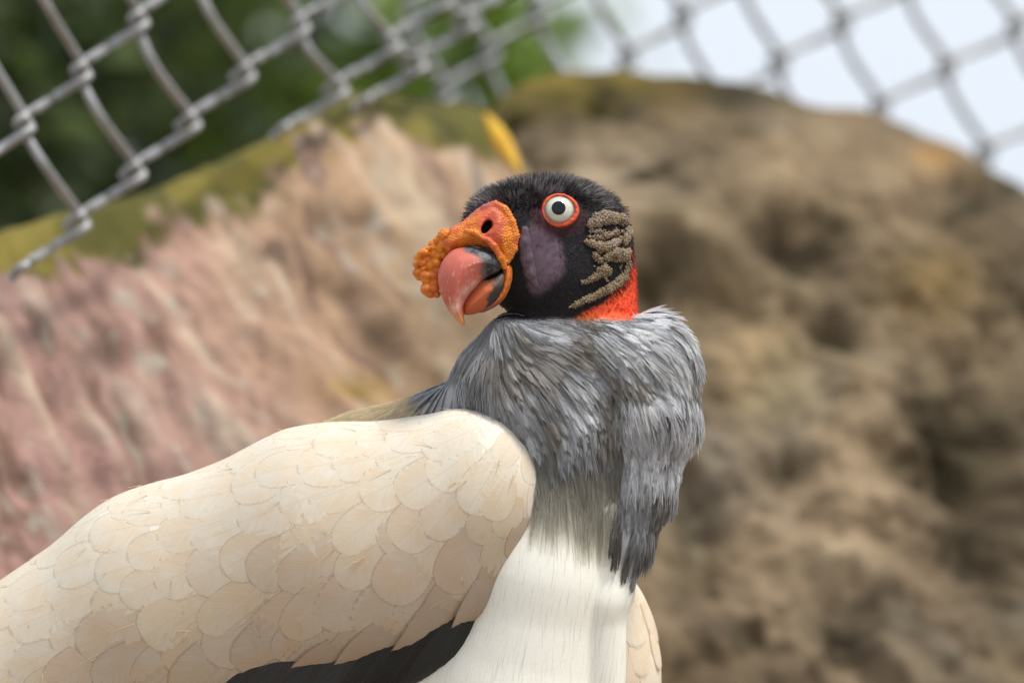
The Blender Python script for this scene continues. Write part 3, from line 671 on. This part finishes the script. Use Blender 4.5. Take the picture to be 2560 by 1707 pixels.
add_strands('head_bristle', np.stack(pls, 1), np.tile(np.array([1.0, .85, .6, .2]), (nh, 1)), chh, M_brist)
# velvet on the red nape
def nape_w(c, nn):
    x, y, d = c.T
    return (y > 615) * (y < 800) * (x > nape_x(y) - 5) * (d < 60) * (x < 1610)
nn_ = 1600; pn = sample(V, F, Nb, nape_w, nn_, 43); pn, n2 = project(body_sdf, pn, 2); r4 = np.random.default_rng(44)
dn = n2 * .5 + np.array([.1, .6, 0]) + r4.normal(0, .35, pn.shape); Ln = r4.uniform(3, 8, nn_)
add_strands('nape_velvet', np.stack([pn + dn * (Ln * s)[:, None] for s in (0, .5, 1)], 1), np.tile(np.array([.8, .6, .2]), (nn_, 1)), np.clip(zones(pn) * r4.uniform(.7, 1.5, (nn_, 1)), 0, .9), M_strand)

# ---- beak, cere, caruncle, gape skin
def part(name, f, lo, hi, h, m, colf, disp=None, lab=None, parent=bird, it=2):
    v, q = nets(f, lo, hi, h); v, n = project(f, v, it, .6)
    if disp is not None: v = v + n * disp(v, n)[:, None]
    return put(name, v, q, m, parent, colf(v, n), label=lab)
P_up = Poly([(1136, 627), (1160, 620), (1190, 617), (1220, 622), (1242, 636), (1257, 659), (1252, 680), (1232, 692), (1212, 701), (1196, 718), (1178, 738), (1164, 760), (1161, 785), (1163, 814), (1146, 804), (1122, 775), (1104, 735), (1097, 695), (1104, 664), (1118, 642)])
P_lo = Poly([(1156, 765), (1172, 735), (1200, 706), (1226, 700), (1256, 684), (1262, 700), (1254, 730), (1238, 755), (1216, 774), (1190, 785), (1162, 787)])
def up_sdf(P):
    f = inflate(P, P_up, -158 + (P[:, 0] - 1180) * .16, 66, 62)
    return f + 1.6 * np.exp(-((P[:, 1] - 705 + (P[:, 0] - 1212) * .62) / 9) ** 2) * sstep(1195, 1215, P[:, 0])
def up_col(v, n):
    x, y, d = v.T; nz = vnoise(v, 1 / 16., 2) * .6 + vnoise(v, 1 / 6., 3) * .4
    c = np.tile(np.array([.56, .135, .095]), (len(v), 1))
    c = mix(c, (.42, .09, .05), sstep(700, 770, y) * sstep(1150, 1115, x))
    c = mix(c, (.66, .30, .10), sstep(770, 812, y))
    c = mix(c, (.80, .58, .50), np.exp(-((x - 1180 + (y - 715) * .75) / 16) ** 2) * sstep(690, 715, y) * sstep(812, 770, y) * .75 * (.6 + .6 * nz))
    c = mix(c, (.72, .60, .50), sstep(.25, .6, vnoise(v * np.array([1, 1.6, 1]), 1 / 5., 8)) * np.exp(-((x - 1184) / 14) ** 2 - ((y - 662) / 12) ** 2) * .8)
    c = mix(c, (.74, .50, .42), sstep(.35, .7, vnoise(v * np.array([1.0, .16, 1.0]), 1 / 3.2, 18)) * .35 * sstep(640, 690, y))
    blk = sstep(-10, 12, (x - 1203) + (1 - sstep(626, 655, y)) * 42 + nz * 12 - (y > 690) * 6)
    c = mix(c, mix((.030, .032, .036), (.13, .135, .14), sstep(.0, .7, nz + .25)), blk)
    return c
M_beak = vcol_mat('horn', .52, .35, 1800, .2, 3000, .00012, .35, sss=.12)
part('upper_beak', up_sdf, (1085, 605, -240), (1270, 825, -70), 1.8, M_beak, up_col)
def lo_col(v, n):
    x, y, d = v.T; nz = vnoise(v, 1 / 12., 5)
    c = mix((.50, .115, .04), (.58, .20, .10), sstep(720, 700, y + nz * 6))
    c = mix(c, mix((.05, .046, .046), (.15, .12, .10), sstep(725, 705, y + nz * 6)), sstep(-5, 5, x - 1224 + (y - 740) * .25 + nz * 8))
    return c
part('lower_beak', lambda P: inflate(P, P_lo, -150, 48, 40), (1140, 670, -200), (1280, 800, -80), 1.8, M_beak, lo_col)
P_ce = Poly([(1126, 574), (1150, 562), (1168, 549), (1190, 529), (1208, 517), (1222, 509), (1238, 507), (1256, 513), (1277, 534), (1290, 560), (1299, 593), (1298, 615), (1289, 640), (1277, 660), (1262, 673), (1250, 664), (1236, 644), (1220, 632), (1190, 626), (1160, 630), (1138, 636), (1118, 634), (1106, 606)])
def ce_dc(P): return -132 + np.abs(P[:, 0] - 1225) * .12 + (P[:, 1] < 560) * (560 - P[:, 1]) * .25
def ce_sdf(P):
    f = inflate(P, P_ce, ce_dc(P), 60, 58)
    rim = chain(P, [(1166, 580, -178, 4), (1190, 587, -190, 6), (1212, 597, -194, 7.5), (1236, 618, -191, 8), (1252, 646, -182, 8), (1262, 670, -165, 6)], 4)
    f = smin(f, rim, 7)
    edge = chain(P, [(1212, 522, -150, 7), (1238, 514, -152, 9), (1262, 527, -158, 9), (1281, 557, -160, 8), (1290, 593, -160, 8), (1286, 625, -160, 8), (1270, 655, -162, 6)], 4)
    f = smin(f, edge, 9)
    dent = ell(P, (1227, 552, -196), (16, 44, 24), .42)
    f = smax(f, -dent, 14)
    nos = ell(P, (1217, 571, -176), (11.5, 20, 36), .62)
    return smax(f, -nos, 4)
def ce_disp(v, n):
    b, _ = voro(v, 7.0, 3); x, y, d = v.T
    calm = sstep(1.0, 1.8, np.hypot((x - 1222) / 22, (y - 562) / 36))
    return (b - .5) * 2.3 * (.25 + .75 * calm) + vnoise(v, 1 / 13., 4) * 1.6 + vnoise(v * np.array([.5, 1, 1]), 1 / 5., 6) * .7
def ce_col(v, n):
    x, y, d = v.T; nz = vnoise(v, 1 / 14., 5)
    c = mix((.70, .215, .016), (.60, .13, .024), sstep(-.3, .5, nz))
    c = mix(c, (.58, .105, .06), sstep(1.6, .7, np.hypot((x - 1228) / 26, (y - 560) / 48)) * .8)
    c = mix(c, (.42, .12, .14), sstep(12, -6, (y - 545) + (x - 1170) * .62 + nz * 8) * .9)
    c = mix(c, (.03, .012, .01), sstep(-176, -160, d) * (np.hypot((x - 1217) / 15, (y - 571) / 20) < 1))
    return c
M_cere = vcol_mat('cere_skin', .42, .4, 1500, .15, 4200, .00025, .35, sss=.15)
cere = part('cere', ce_sdf, (1085, 490, -230), (1315, 690, -40), 1.7, M_cere, ce_col, ce_disp)
LUMPS = [(1114, 590, 17), (1099, 601, 14), (1109, 614, 18), (1124, 610, 15), (1082, 612, 9), (1089, 621, 10), (1062, 634, 15), (1049, 645, 12), (1045, 660, 11), (1059, 659, 9), (1074, 623, 9), (1074, 636, 10),
    (1087, 636, 10), (1098, 642, 11), (1072, 650, 12), (1088, 652, 10), (1080, 666, 16), (1095, 660, 13), (1047, 683, 13), (1051, 694, 10), (1060, 674, 9), (1069, 691, 16), (1069, 704, 13), (1087, 690, 17),
    (1090, 710, 14), (1069, 725, 15), (1077, 737, 12), (1089, 723, 11), (1094, 737, 9), (1064, 716, 10), (1104, 626, 13), (1111, 640, 12), (1118, 600, 12), (1100, 675, 14)]
def ca_sdf(P):
    f = chain(P, [(1118, 604, -110, 16), (1090, 650, -96, 20), (1080, 720, -90, 14)], 3); r = np.random.default_rng(5)
    for (a, b, c) in LUMPS:
        f = smin(f, ell(P, (a, b, -112 - r.uniform(0, 14) + (1100 - a) * .25), (c * 1.1, c * r.uniform(.75, 1.0), c * 1.2), r.uniform(-1.2, .6)), 3.4)
    return f
def ca_disp(v, n):
    b, _ = voro(v, 8.0, 9); return (b - .5) * 2.0 * sstep(660, 615, v[:, 1])
def ca_col(v, n): return mix((.68, .20, .011), (.56, .145, .016), sstep(-.3, .6, vnoise(v, 1 / 12., 6) + (v[:, 1] - 660) / 130))
part('caruncle', ca_sdf, (1025, 565, -175), (1150, 760, -45), 1.7, M_cere, ca_col, ca_disp, 'orange lumpy caruncle hanging over the beak')
P_ga = Poly([(1258, 668), (1272, 661), (1280, 672), (1280, 702), (1267, 738), (1244, 764), (1218, 778), (1200, 783), (1212, 768), (1236, 748), (1250, 722), (1256, 692)])
part('gape_skin', lambda P: inflate(P, P_ga, -136, 34, 15), (1185, 645, -190), (1295, 800, -80), 1.8, M_cere,
     lambda v, n: mix((.62, .17, .03), (.32, .10, .085), sstep(735, 775, v[:, 1] + 8 * vnoise(v, 1 / 9., 3))), lambda v, n: vnoise(v, 1 / 6., 3) * 1.2)
# purple fold of skin on the cheek
def fr(x, y): return float(front(body_sdf, np.array([float(x)]), np.array([float(y)]))[0])
fold = [(1312, 578, 10), (1311, 610, 15), (1316, 648, 16), (1326, 684, 14), (1340, 714, 6)]
fold3 = [(a, b, fr(a, b) + c * .02, c) for a, b, c in fold]
part('cheek_fold', lambda P: chain(P, fold3, 8), (1285, 560, -230), (1360, 730, -60), 1.8, vcol_mat('purple_skin', .6, .25, 1500, .35, 4200, .0002, .4),
     lambda v, n: mix((.105, .070, .094), (.14, .095, .122), sstep(-.4, .5, vnoise(v, 1 / 8., 3))), lambda v, n: vnoise(v * np.array([1, .4, 1]), 1 / 4., 2) * .9)
# warty brown folds behind the eye
FOLDS = [[(1478, 562, 11), (1494, 552, 15), (1510, 546, 17), (1550, 550, 14), (1568, 560, 9)], [(1570, 575, 10), (1568, 586, 11), (1560, 606, 9)], [(1476, 582, 4), (1497, 583, 6), (1508, 592, 5)],
    [(1474, 595, 4), (1492, 596, 6), (1508, 601, 5)], [(1510, 592, 7), (1540, 584, 8)], [(1466, 606, 6), (1484, 613, 9), (1499, 621, 12), (1517, 620, 11), (1535, 611, 11), (1546, 604, 7)], [(1487, 641, 8), (1498, 654, 7)],
    [(1516, 646, 11), (1537, 638, 16), (1555, 640, 15), (1568, 632, 10)], [(1498, 679, 9), (1509, 675, 12), (1510, 664, 8)], [(1566, 650, 8), (1568, 666, 8), (1562, 686, 8)], [(1455, 707, 4), (1479, 698, 7), (1501, 686, 8), (1522, 682, 7)],
    [(1425, 768, 4), (1438, 762, 6), (1463, 750, 8), (1494, 737, 9), (1519, 724, 10), (1542, 707, 11), (1562, 689, 9)]]
M_wart = vcol_mat('warty_skin', .6, .3, 2200, .3, 6000, .00025, .4)
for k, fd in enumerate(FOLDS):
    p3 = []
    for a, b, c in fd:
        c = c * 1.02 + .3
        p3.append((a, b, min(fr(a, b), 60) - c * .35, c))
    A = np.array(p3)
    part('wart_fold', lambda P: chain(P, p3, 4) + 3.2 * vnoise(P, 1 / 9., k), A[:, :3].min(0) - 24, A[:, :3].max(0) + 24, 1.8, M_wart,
         lambda v, n: mix((.02, .017, .015), mix((.26, .19, .105), (.34, .25, .185), sstep(-.4, .6, vnoise(v, 1 / 14., 7) + (620 - v[:, 1]) / 160)), sstep(-.03, .34, voro(v, 7.4, k)[0] + .2 * vnoise(v, 1 / 12., 3))), lambda v, n: (voro(v, 7.4, k)[0] - .45) * 4.2)  # black skin between the beads, deepened as painted crease shade
# scattered small warts between the folds
rw = np.random.default_rng(77); lum = []
while len(lum) < 42:
    a_, b_2 = rw.uniform(1466, 1574), rw.uniform(548, 704)
    if a_ > nape_x(b_2) - 3 or (b_2 > 640 and a_ < 1480 + (700 - b_2) * .1): continue
    lum.append((a_, b_2, rw.uniform(2.8, 5.5) * (1.15 if b_2 < 640 else .85)))
lum3 = [(a_, b_2, min(fr(a_, b_2), 60) - r_ * .1, r_) for a_, b_2, r_ in lum]
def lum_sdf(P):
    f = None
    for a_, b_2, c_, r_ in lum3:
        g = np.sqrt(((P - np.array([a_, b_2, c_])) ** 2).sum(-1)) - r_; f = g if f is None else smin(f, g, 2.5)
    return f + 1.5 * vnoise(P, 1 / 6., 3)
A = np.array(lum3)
wc_ = part('wart_cluster', lum_sdf, A[:, :3].min(0) - 16, A[:, :3].max(0) + 16, 2.0, M_wart, lambda v, n: mix((.02, .017, .015), mix((.30, .21, .11), (.42, .31, .23), sstep(-.4, .6, vnoise(v, 1 / 14., 7))), sstep(.0, .5, voro(v, 6.5, 5)[0] + .3 * vnoise(v, 1 / 12., 3))), lambda v, n: (voro(v, 6.5, 5)[0] - .45) * 2.6); wc_['kind'] = 'stuff'  # dark gaps: black skin plus shade painted between the warts
# ---- eye
EX, EY = 1397., 529.; ed = fr(EX, EY)
def ball(c, r, nu=40, nv=64, sq=(1, 1, 1)):
    th = np.linspace(0, np.pi, nu)[:, None]; ph = np.linspace(0, 2 * np.pi, nv, endpoint=False)[None]
    p = np.stack([np.sin(th) * np.cos(ph), np.sin(th) * np.sin(ph), -np.cos(th) + 0 * ph], -1).reshape(-1, 3)   # pole towards the viewer
    return p * r * np.array(sq) + np.array(c), grid_faces(nu, nv, True)[:, ::-1]
m_iris, t_, b_ = mat_base('iris', .12, .5); b_.inputs['Coat Weight'].default_value = .6; b_.inputs['Coat Roughness'].default_value = .03
cz = noise(t_, 900, 3, .6, geo(t_)); t_.links.new(mixrgb(t_, ramp(t_, cz, [(.35, (.47, .47, .40)), (.65, (.60, .60, .53))]), nd(t_, 'ShaderNodeVertexColor', layer_name='col').outputs[0], 1.0, 'MULTIPLY'), b_.inputs['Base Color'])
m_pup, t_, b_ = mat_base('pupil', .05, .6); b_.inputs['Base Color'].default_value = (.004, .005, .008, 1); b_.inputs['Specular IOR Level'].default_value = .35
ec_, en_ = project(body_sdf, np.array([[EX, EY, ed]]), 2); en_ = en_[0] * .55 + np.array([-.10, .02, -1.]) * .45; en_ /= np.linalg.norm(en_)   # the way the eye looks
ux = np.cross(np.array([0, 1., 0]), -en_); ux /= np.linalg.norm(ux); uy = np.cross(-en_, ux)
def loc(p): return np.array([EX, EY, ed]) + p[..., 0:1] * ux + p[..., 1:2] * uy - p[..., 2:3] * en_      # x right, y down, z into the head
ev, ef = ball((0, 0, 18.), 46., sq=(1, .94, 1))
eye = put('eye', loc(ev), ef, m_iris, label='staring white iris', col=mix((1., 1., 1.), (.42, .40, .37), np.repeat(sstep(.66, .92, np.linspace(0, np.pi, 40)), 64)))
th = np.linspace(0, .385, 8)[:, None]; ph_ = np.linspace(0, 2 * np.pi, 40, endpoint=False)[None]; rr = 46.8 - .3 * (th / .385) ** 8
pv = np.stack([rr * np.sin(th) * np.cos(ph_), rr * np.sin(th) * np.sin(ph_), -rr * np.cos(th) + 0 * ph_], -1).reshape(-1, 3); ya = .07
pv = np.stack([pv[:, 0] * math.cos(ya) + pv[:, 2] * math.sin(ya), pv[:, 1], pv[:, 2] * math.cos(ya) - pv[:, 0] * math.sin(ya) + 18], -1)
put('pupil', loc(pv), grid_faces(8, 40, True)[:, ::-1], m_pup, eye)
# orange-red lid ring, wider towards the back
nu, nv = 72, 14; a = np.linspace(0, 2 * np.pi, nu + 1)[:, None]; bb = np.linspace(0, 2 * np.pi, nv, endpoint=False)[None]
R1 = 42.0 + 1.6 * np.cos(a - .3); rx = R1 * np.cos(a); ry = R1 * np.sin(a) * .90 - np.sin(a) * np.cos(a) * 2
tw = 3.8 + 2.4 * np.maximum(0, np.cos(a - .7)) + .5 * np.sin(a * 13) * .4
ring = np.stack([rx + np.cos(a) * tw * np.cos(bb), ry + np.sin(a) * tw * np.cos(bb), -5 - 4.5 * np.maximum(0, -np.sin(a)) - tw * 1.15 * np.sin(bb)], -1).reshape(-1, 3)
ring *= 1 + .012 * vnoise(ring, 1 / 3.5, 4)[:, None]; ring[:, 2] += vnoise(ring, 1 / 5., 2) * 1.6
# bare skin collar that carries the ring down to the head
rv, rf_ = loc(ring), grid_faces(nu + 1, nv, True)
put('eyelid_ring', rv, rf_, vcol_mat('lid_skin', .5, .35, 1800, .2, 5000, .0002, .4, sss=.1), eye, np.clip(mix((.80, .13, .02), (.60, .06, .045), sstep(-.4, .4, vnoise(ring, 1 / 6., 3))), 0, 1), label='orange-red ring of bare skin')
a2 = np.linspace(0, 2 * np.pi, nu + 1)[:, None]; s2 = np.linspace(0, 1, 6)[None]
sk = np.stack([(44 + 20 * s2) * np.cos(a2), (44 + 18 * s2) * np.sin(a2) * .92, -6 + 10 * s2 ** .7 + 0 * a2], -1)
sk = loc(sk).reshape(nu + 1, 6, 3); pj, pn_ = project(body_sdf, sk.reshape(-1, 3), 2); pj = pj.reshape(sk.shape); wsk = sstep(0, 1, s2)[..., None]
sk = sk * (1 - wsk) + (pj + pn_.reshape(sk.shape) * -1.5) * wsk
skf = sk.reshape(-1, 3)
put('eye_skin', skf, grid_faces(nu + 1, 6)[:, ::-1], vcol_mat('lid_collar_skin', .6, .3, 1800, .3, 3500, .0003, .5), eye, mix((.16, .03, .03), (.015, .013, .015), np.tile(sstep(0, .6, s2[0]), nu + 1)))  # dark red by the ring, fading to black outwards
# tuft of white down stuck on the forehead
r5 = np.random.default_rng(51); tp = np.array([1166., 512., fr(1172, 520) + 10]); nt_ = 60
td = r5.normal(0, 1, (nt_, 3)); td[:, 1] -= .6; td /= np.linalg.norm(td, axis=-1, keepdims=True); tl = r5.uniform(6, 16, nt_)
add_strands('down_tuft', np.stack([tp + r5.normal(0, 5, (nt_, 3)) * .8 + td * (tl * s)[:, None] + np.array([6, -6, 0]) * s * s for s in (0, .5, 1)], 1), np.tile(np.array([.7, .5, .2]), (nt_, 1)), np.full((nt_, 3), .7), M_strand)

# ---- wings: a base surface and single feathers lying over it
def feather_set(fs, P0, T0, L, Wd, colr, lift, name, m, parent, K=10, Mx=7, root=.55, fl=None, camber=2.0, baselift=1.0, sharp=None):
    """builds every feather as its own object; all arrays are per feather"""
    n = len(P0); sharp = np.full(n, 4.0) if sharp is None else sharp; sp, sn, stt = march(fs, P0, T0, L, K, baselift, lift, fl, .3)
    t = np.linspace(0, 1, K); prof = np.where(t < .5, root + (1 - root) * np.sin(t / .5 * np.pi / 2), np.sqrt(np.clip(1 - ((t - .5) / .5) ** 2.6, 0, 1)))
    prof = np.maximum(prof, .04)
    sd = np.cross(sn, stt)
    u = np.linspace(-1, 1, Mx)
    G = sp[:, :, None] + sd[:, :, None] * (Wd[:, None, None, None] * .5 * prof[None, :, None, None] * u[None, None, :, None])
    lf = (baselift + (lift[:, None] - baselift) * t[None])[:, :, None] + camber * (1 - u ** 2)[None, None]
    g, gn = project(fs, G.reshape(-1, 3), 1); G = g.reshape(G.shape) + gn.reshape(G.shape) * lf[..., None]
    Fq = grid_faces(K, Mx)
    uv = np.stack([np.tile(u, K), np.repeat(t, Mx)], -1)
    edge = np.minimum(1 - np.abs(np.tile(u, K)), (1 - np.repeat(t, Mx)) * 2.2, np.repeat(t, Mx) * 2.5 + (0 if root < .7 else 1))
    out = []
    for i in range(n):
        out.append(put(name, G[i].reshape(-1, 3), Fq, m, parent, np.tile(colr[i], (K * Mx, 1)), {'uv': uv, 'edge': np.stack([edge, np.full(K * Mx, sharp[i])], -1)}))
    return out
M_wing = vcol_mat('wing_down', .7, .1, 300, .12)
M_feath = feather_mat('cream_feather')
M_dark = feather_mat('black_feather', (.06, .06, .062), .5, .45, .55, soft=False)
wv, wf = nets(wing_sdf, (-560, 980, -330), (1400, 2180, 420), 12.0); wv, wn = project(wing_sdf, wv, 2)
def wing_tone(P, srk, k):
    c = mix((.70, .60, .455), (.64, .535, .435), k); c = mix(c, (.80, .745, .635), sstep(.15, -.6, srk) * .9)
    return mix(c, (.40, .315, .26), sstep(-.15, 1.0, srk + .25 * sstep(700, 0, P[:, 0])) * .75)  # buff lower coverts, with underside shade painted into the bottom rows
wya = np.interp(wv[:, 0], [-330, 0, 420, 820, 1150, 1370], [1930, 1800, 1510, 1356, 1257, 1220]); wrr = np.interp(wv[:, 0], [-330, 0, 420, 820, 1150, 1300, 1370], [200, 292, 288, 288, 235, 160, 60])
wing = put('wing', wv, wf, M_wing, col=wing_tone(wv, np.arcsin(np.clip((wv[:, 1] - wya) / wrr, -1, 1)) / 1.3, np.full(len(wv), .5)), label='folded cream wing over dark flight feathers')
AX = [(1235, 1180), (820, 1356), (420, 1496), (0, 1742), (-330, 1930)]
def wflow(P):
    x, y, d = P.T
    ang = np.interp(x, [-300, 300, 800, 1100, 1250, 1370], [2.60, 2.62, 2.55, 2.42, 2.15, 1.9])      # radians from +x towards down
    ya = np.interp(x, [-330, 0, 420, 820, 1235], [1930, 1800, 1510, 1356, 1180])
    s = np.clip((y - ya) / 260, -1, 1)
    ang = ang - .42 * s * sstep(-100, 500, x) + .0 * s
    return np.stack([np.cos(ang), np.sin(ang), .25 + 0 * x], -1)
rf = np.random.default_rng(61); Pf = []
# rows run along the wing; lower rows carry larger feathers
for k, th_ in enumerate(np.arange(-1.85, 1.36, .27)):
    sp_ = np.interp(th_, [-1.8, 0, 1.3], [86, 92, 112])
    for xx in np.arange(1368, -330, -sp_) + (k % 2) * sp_ * .5:
        xx = xx + rf.normal(0, 12)
        ya = np.interp(xx, [-330, 0, 420, 820, 1150, 1235, 1370], [1930, 1800, 1510, 1356, 1257, 1235, 1220]); rr_ = np.interp(xx, [-330, 0, 420, 820, 1150, 1300, 1370], [200, 292, 288, 288, 235, 160, 20])
        dd_ = np.interp(xx, [-330, 0, 420, 820, 1150], [160, 70, -20, -85, -105])
        t2 = th_ + rf.normal(0, .04)
        Pf.append((xx, ya + rr_ * math.sin(t2), dd_ - .58 * rr_ * math.cos(t2), th_))
Pf = np.array(Pf)
# order from the tail end forward so that forward feathers overlap those behind; keep the biggest 290
P0, n0 = project(wing_sdf, Pf[:, :3], 4)
ok = (P0[:, 0] < 1375) & (P0[:, 0] > -330); P0 = P0[ok]; srk = np.clip(Pf[ok, 3] / 1.3, -1.2, 1); print('wing feathers', len(P0))
n = len(P0); L = np.interp(srk, [-1, 0, 1], [170, 185, 230]) * rf.uniform(.85, 1.2, n); Wd = np.interp(srk, [-1, 0, 1], [110, 128, 172]) * rf.uniform(.85, 1.2, n)
L *= 1 - .38 * sstep(1150, 1340, P0[:, 0]); Wd *= 1 - .3 * sstep(1150, 1340, P0[:, 0])
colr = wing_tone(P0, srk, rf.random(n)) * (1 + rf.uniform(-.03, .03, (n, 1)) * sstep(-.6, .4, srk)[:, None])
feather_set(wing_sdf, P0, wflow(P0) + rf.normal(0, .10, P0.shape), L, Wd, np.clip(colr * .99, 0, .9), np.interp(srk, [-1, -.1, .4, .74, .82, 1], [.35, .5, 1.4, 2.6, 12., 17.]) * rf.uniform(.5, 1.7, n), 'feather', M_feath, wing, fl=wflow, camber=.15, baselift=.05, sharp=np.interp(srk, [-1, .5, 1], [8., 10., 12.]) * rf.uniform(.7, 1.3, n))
# loose barbs and bits of down caught on the wing
nl = 110; kl = rf.integers(0, len(P0), nl); pl0, nl0 = project(wing_sdf, P0[kl] + rf.normal(0, 45, (nl, 3)), 3)
dl = wflow(pl0) + rf.normal(0, .75, (nl, 3)); Ll = rf.uniform(18, 62, nl)
pll, _, _ = march(wing_sdf, pl0, dl, Ll, 6, 1.5, rf.uniform(3, 11, nl), wflow, .12)
add_strands('loose_barb', pll, np.tile(np.linspace(1.0, .4, 6), (nl, 1)), mix((.86, .76, .56), (.42, .30, .17), (rf.random(nl) < .07) * 1.0), M_strand, wing)
# dark flight feathers, layered under the coverts
def dark_sdf(P):
    Q = P * np.array([1, 1, 1 / .45])
    return (chain(Q, [(1040, 1480, -70 / .45, 190), (700, 1600, -40 / .45, 240), (300, 1760, 20 / .45, 230)], 60)) * .5
nd_ = 11; xs = np.linspace(1165, 380, nd_); ysd = np.interp(xs, [300, 700, 1000, 1170], [1600, 1560, 1545, 1525])
Pd = np.stack([xs, ysd, front(dark_sdf, xs, ysd, -600)], -1)
Td = np.stack([np.full(nd_, -.55), np.full(nd_, .84), np.full(nd_, .1)], -1)
feather_set(dark_sdf, Pd, Td, rf.uniform(430, 520, nd_), np.full(nd_, 128.), np.clip(np.full((nd_, 3), .032) * rf.uniform(.7, 1.4, (nd_, 1)), 0, 1), np.linspace(16, 4, nd_), 'flight_feather', M_dark, wing, K=14, root=.75, camber=5, baselift=2.0)
# far wing
fv, ff = nets(far_wing_sdf, (1120, 1400, -60), (1690, 2170, 420), 9.0); fv, fn = project(far_wing_sdf, fv, 2)
fwing = put('wing', fv, ff, M_wing, col=np.tile(np.array([.72, .62, .48]), (len(fv), 1)), label='shoulder of the far wing beside the breast')
Pq = []
for yy in np.arange(1440, 1900, 62):
    for k, xx in enumerate(np.arange(1520, 1665, 44)): Pq.append((xx + (yy // 62 % 2) * 20, yy + rf.normal(0, 6), 0))
Pq = np.array(Pq, float); Pq[:, 2] = front(far_wing_sdf, Pq[:, 0], Pq[:, 1], -300); Pq, nq = project(far_wing_sdf, Pq, 3)
Pq = Pq[nq[:, 2] < .6]; n = len(Pq)
feather_set(far_wing_sdf, Pq, np.tile(np.array([.02, 1., .25]), (n, 1)) + rf.normal(0, .05, (n, 3)), rf.uniform(110, 140, n), rf.uniform(70, 90, n), np.clip(mix((.84, .76, .62), (.78, .66, .52), rf.random(n)), 0, .86), rf.uniform(2.5, 4.5, n), 'feather', M_feath, fwing)
# ---- legs, standing on the perch
M_leg = vcol_mat('leg_scale', .6, .3, 900, .3, 3000, .0004, .5, vor=True)
for lx, ld in ((1180, 30), (1400, 90)):
    f = lambda P: smin(chain(P, [(lx + 10, 1900, ld + 20, 95), (lx, 2230, ld, 60), (lx - 30, 2420, ld + 30, 34)], 20), chain(P, [(lx - 30, 2420, ld + 30, 34), (lx, 2740, ld, 26)], 10), 20)
    leg = part('leg', f, (lx - 140, 1780, ld - 120), (lx + 130, 2790, ld + 140), 9.0, M_leg, lambda v, n: mix((.72, .69, .62), (.22, .21, .20), sstep(2330, 2420, v[:, 1])))
    for ang in (-2.2, -1.57, -.95, 1.57):
        tl_ = 210 if ang < 0 else 110; e = np.array([math.cos(ang), 0, math.sin(ang)])
        pts = [(*(np.array([lx, 2745, ld]) + e * 0), 26), (*(np.array([lx, 2752, ld]) + e * tl_ * .55), 21), (*(np.array([lx, 2764, ld]) + e * tl_), 16), (*(np.array([lx, 2788, ld]) + e * (tl_ + 34)), 3)]
        A = np.array(pts)
        part('toe', lambda P: chain(P, pts, 6), A[:, :3].min(0) - 36, A[:, :3].max(0) + 36, 7.0, M_leg, lambda v, n: np.tile(np.array([.16, .155, .15]), (len(v), 1)), parent=leg)
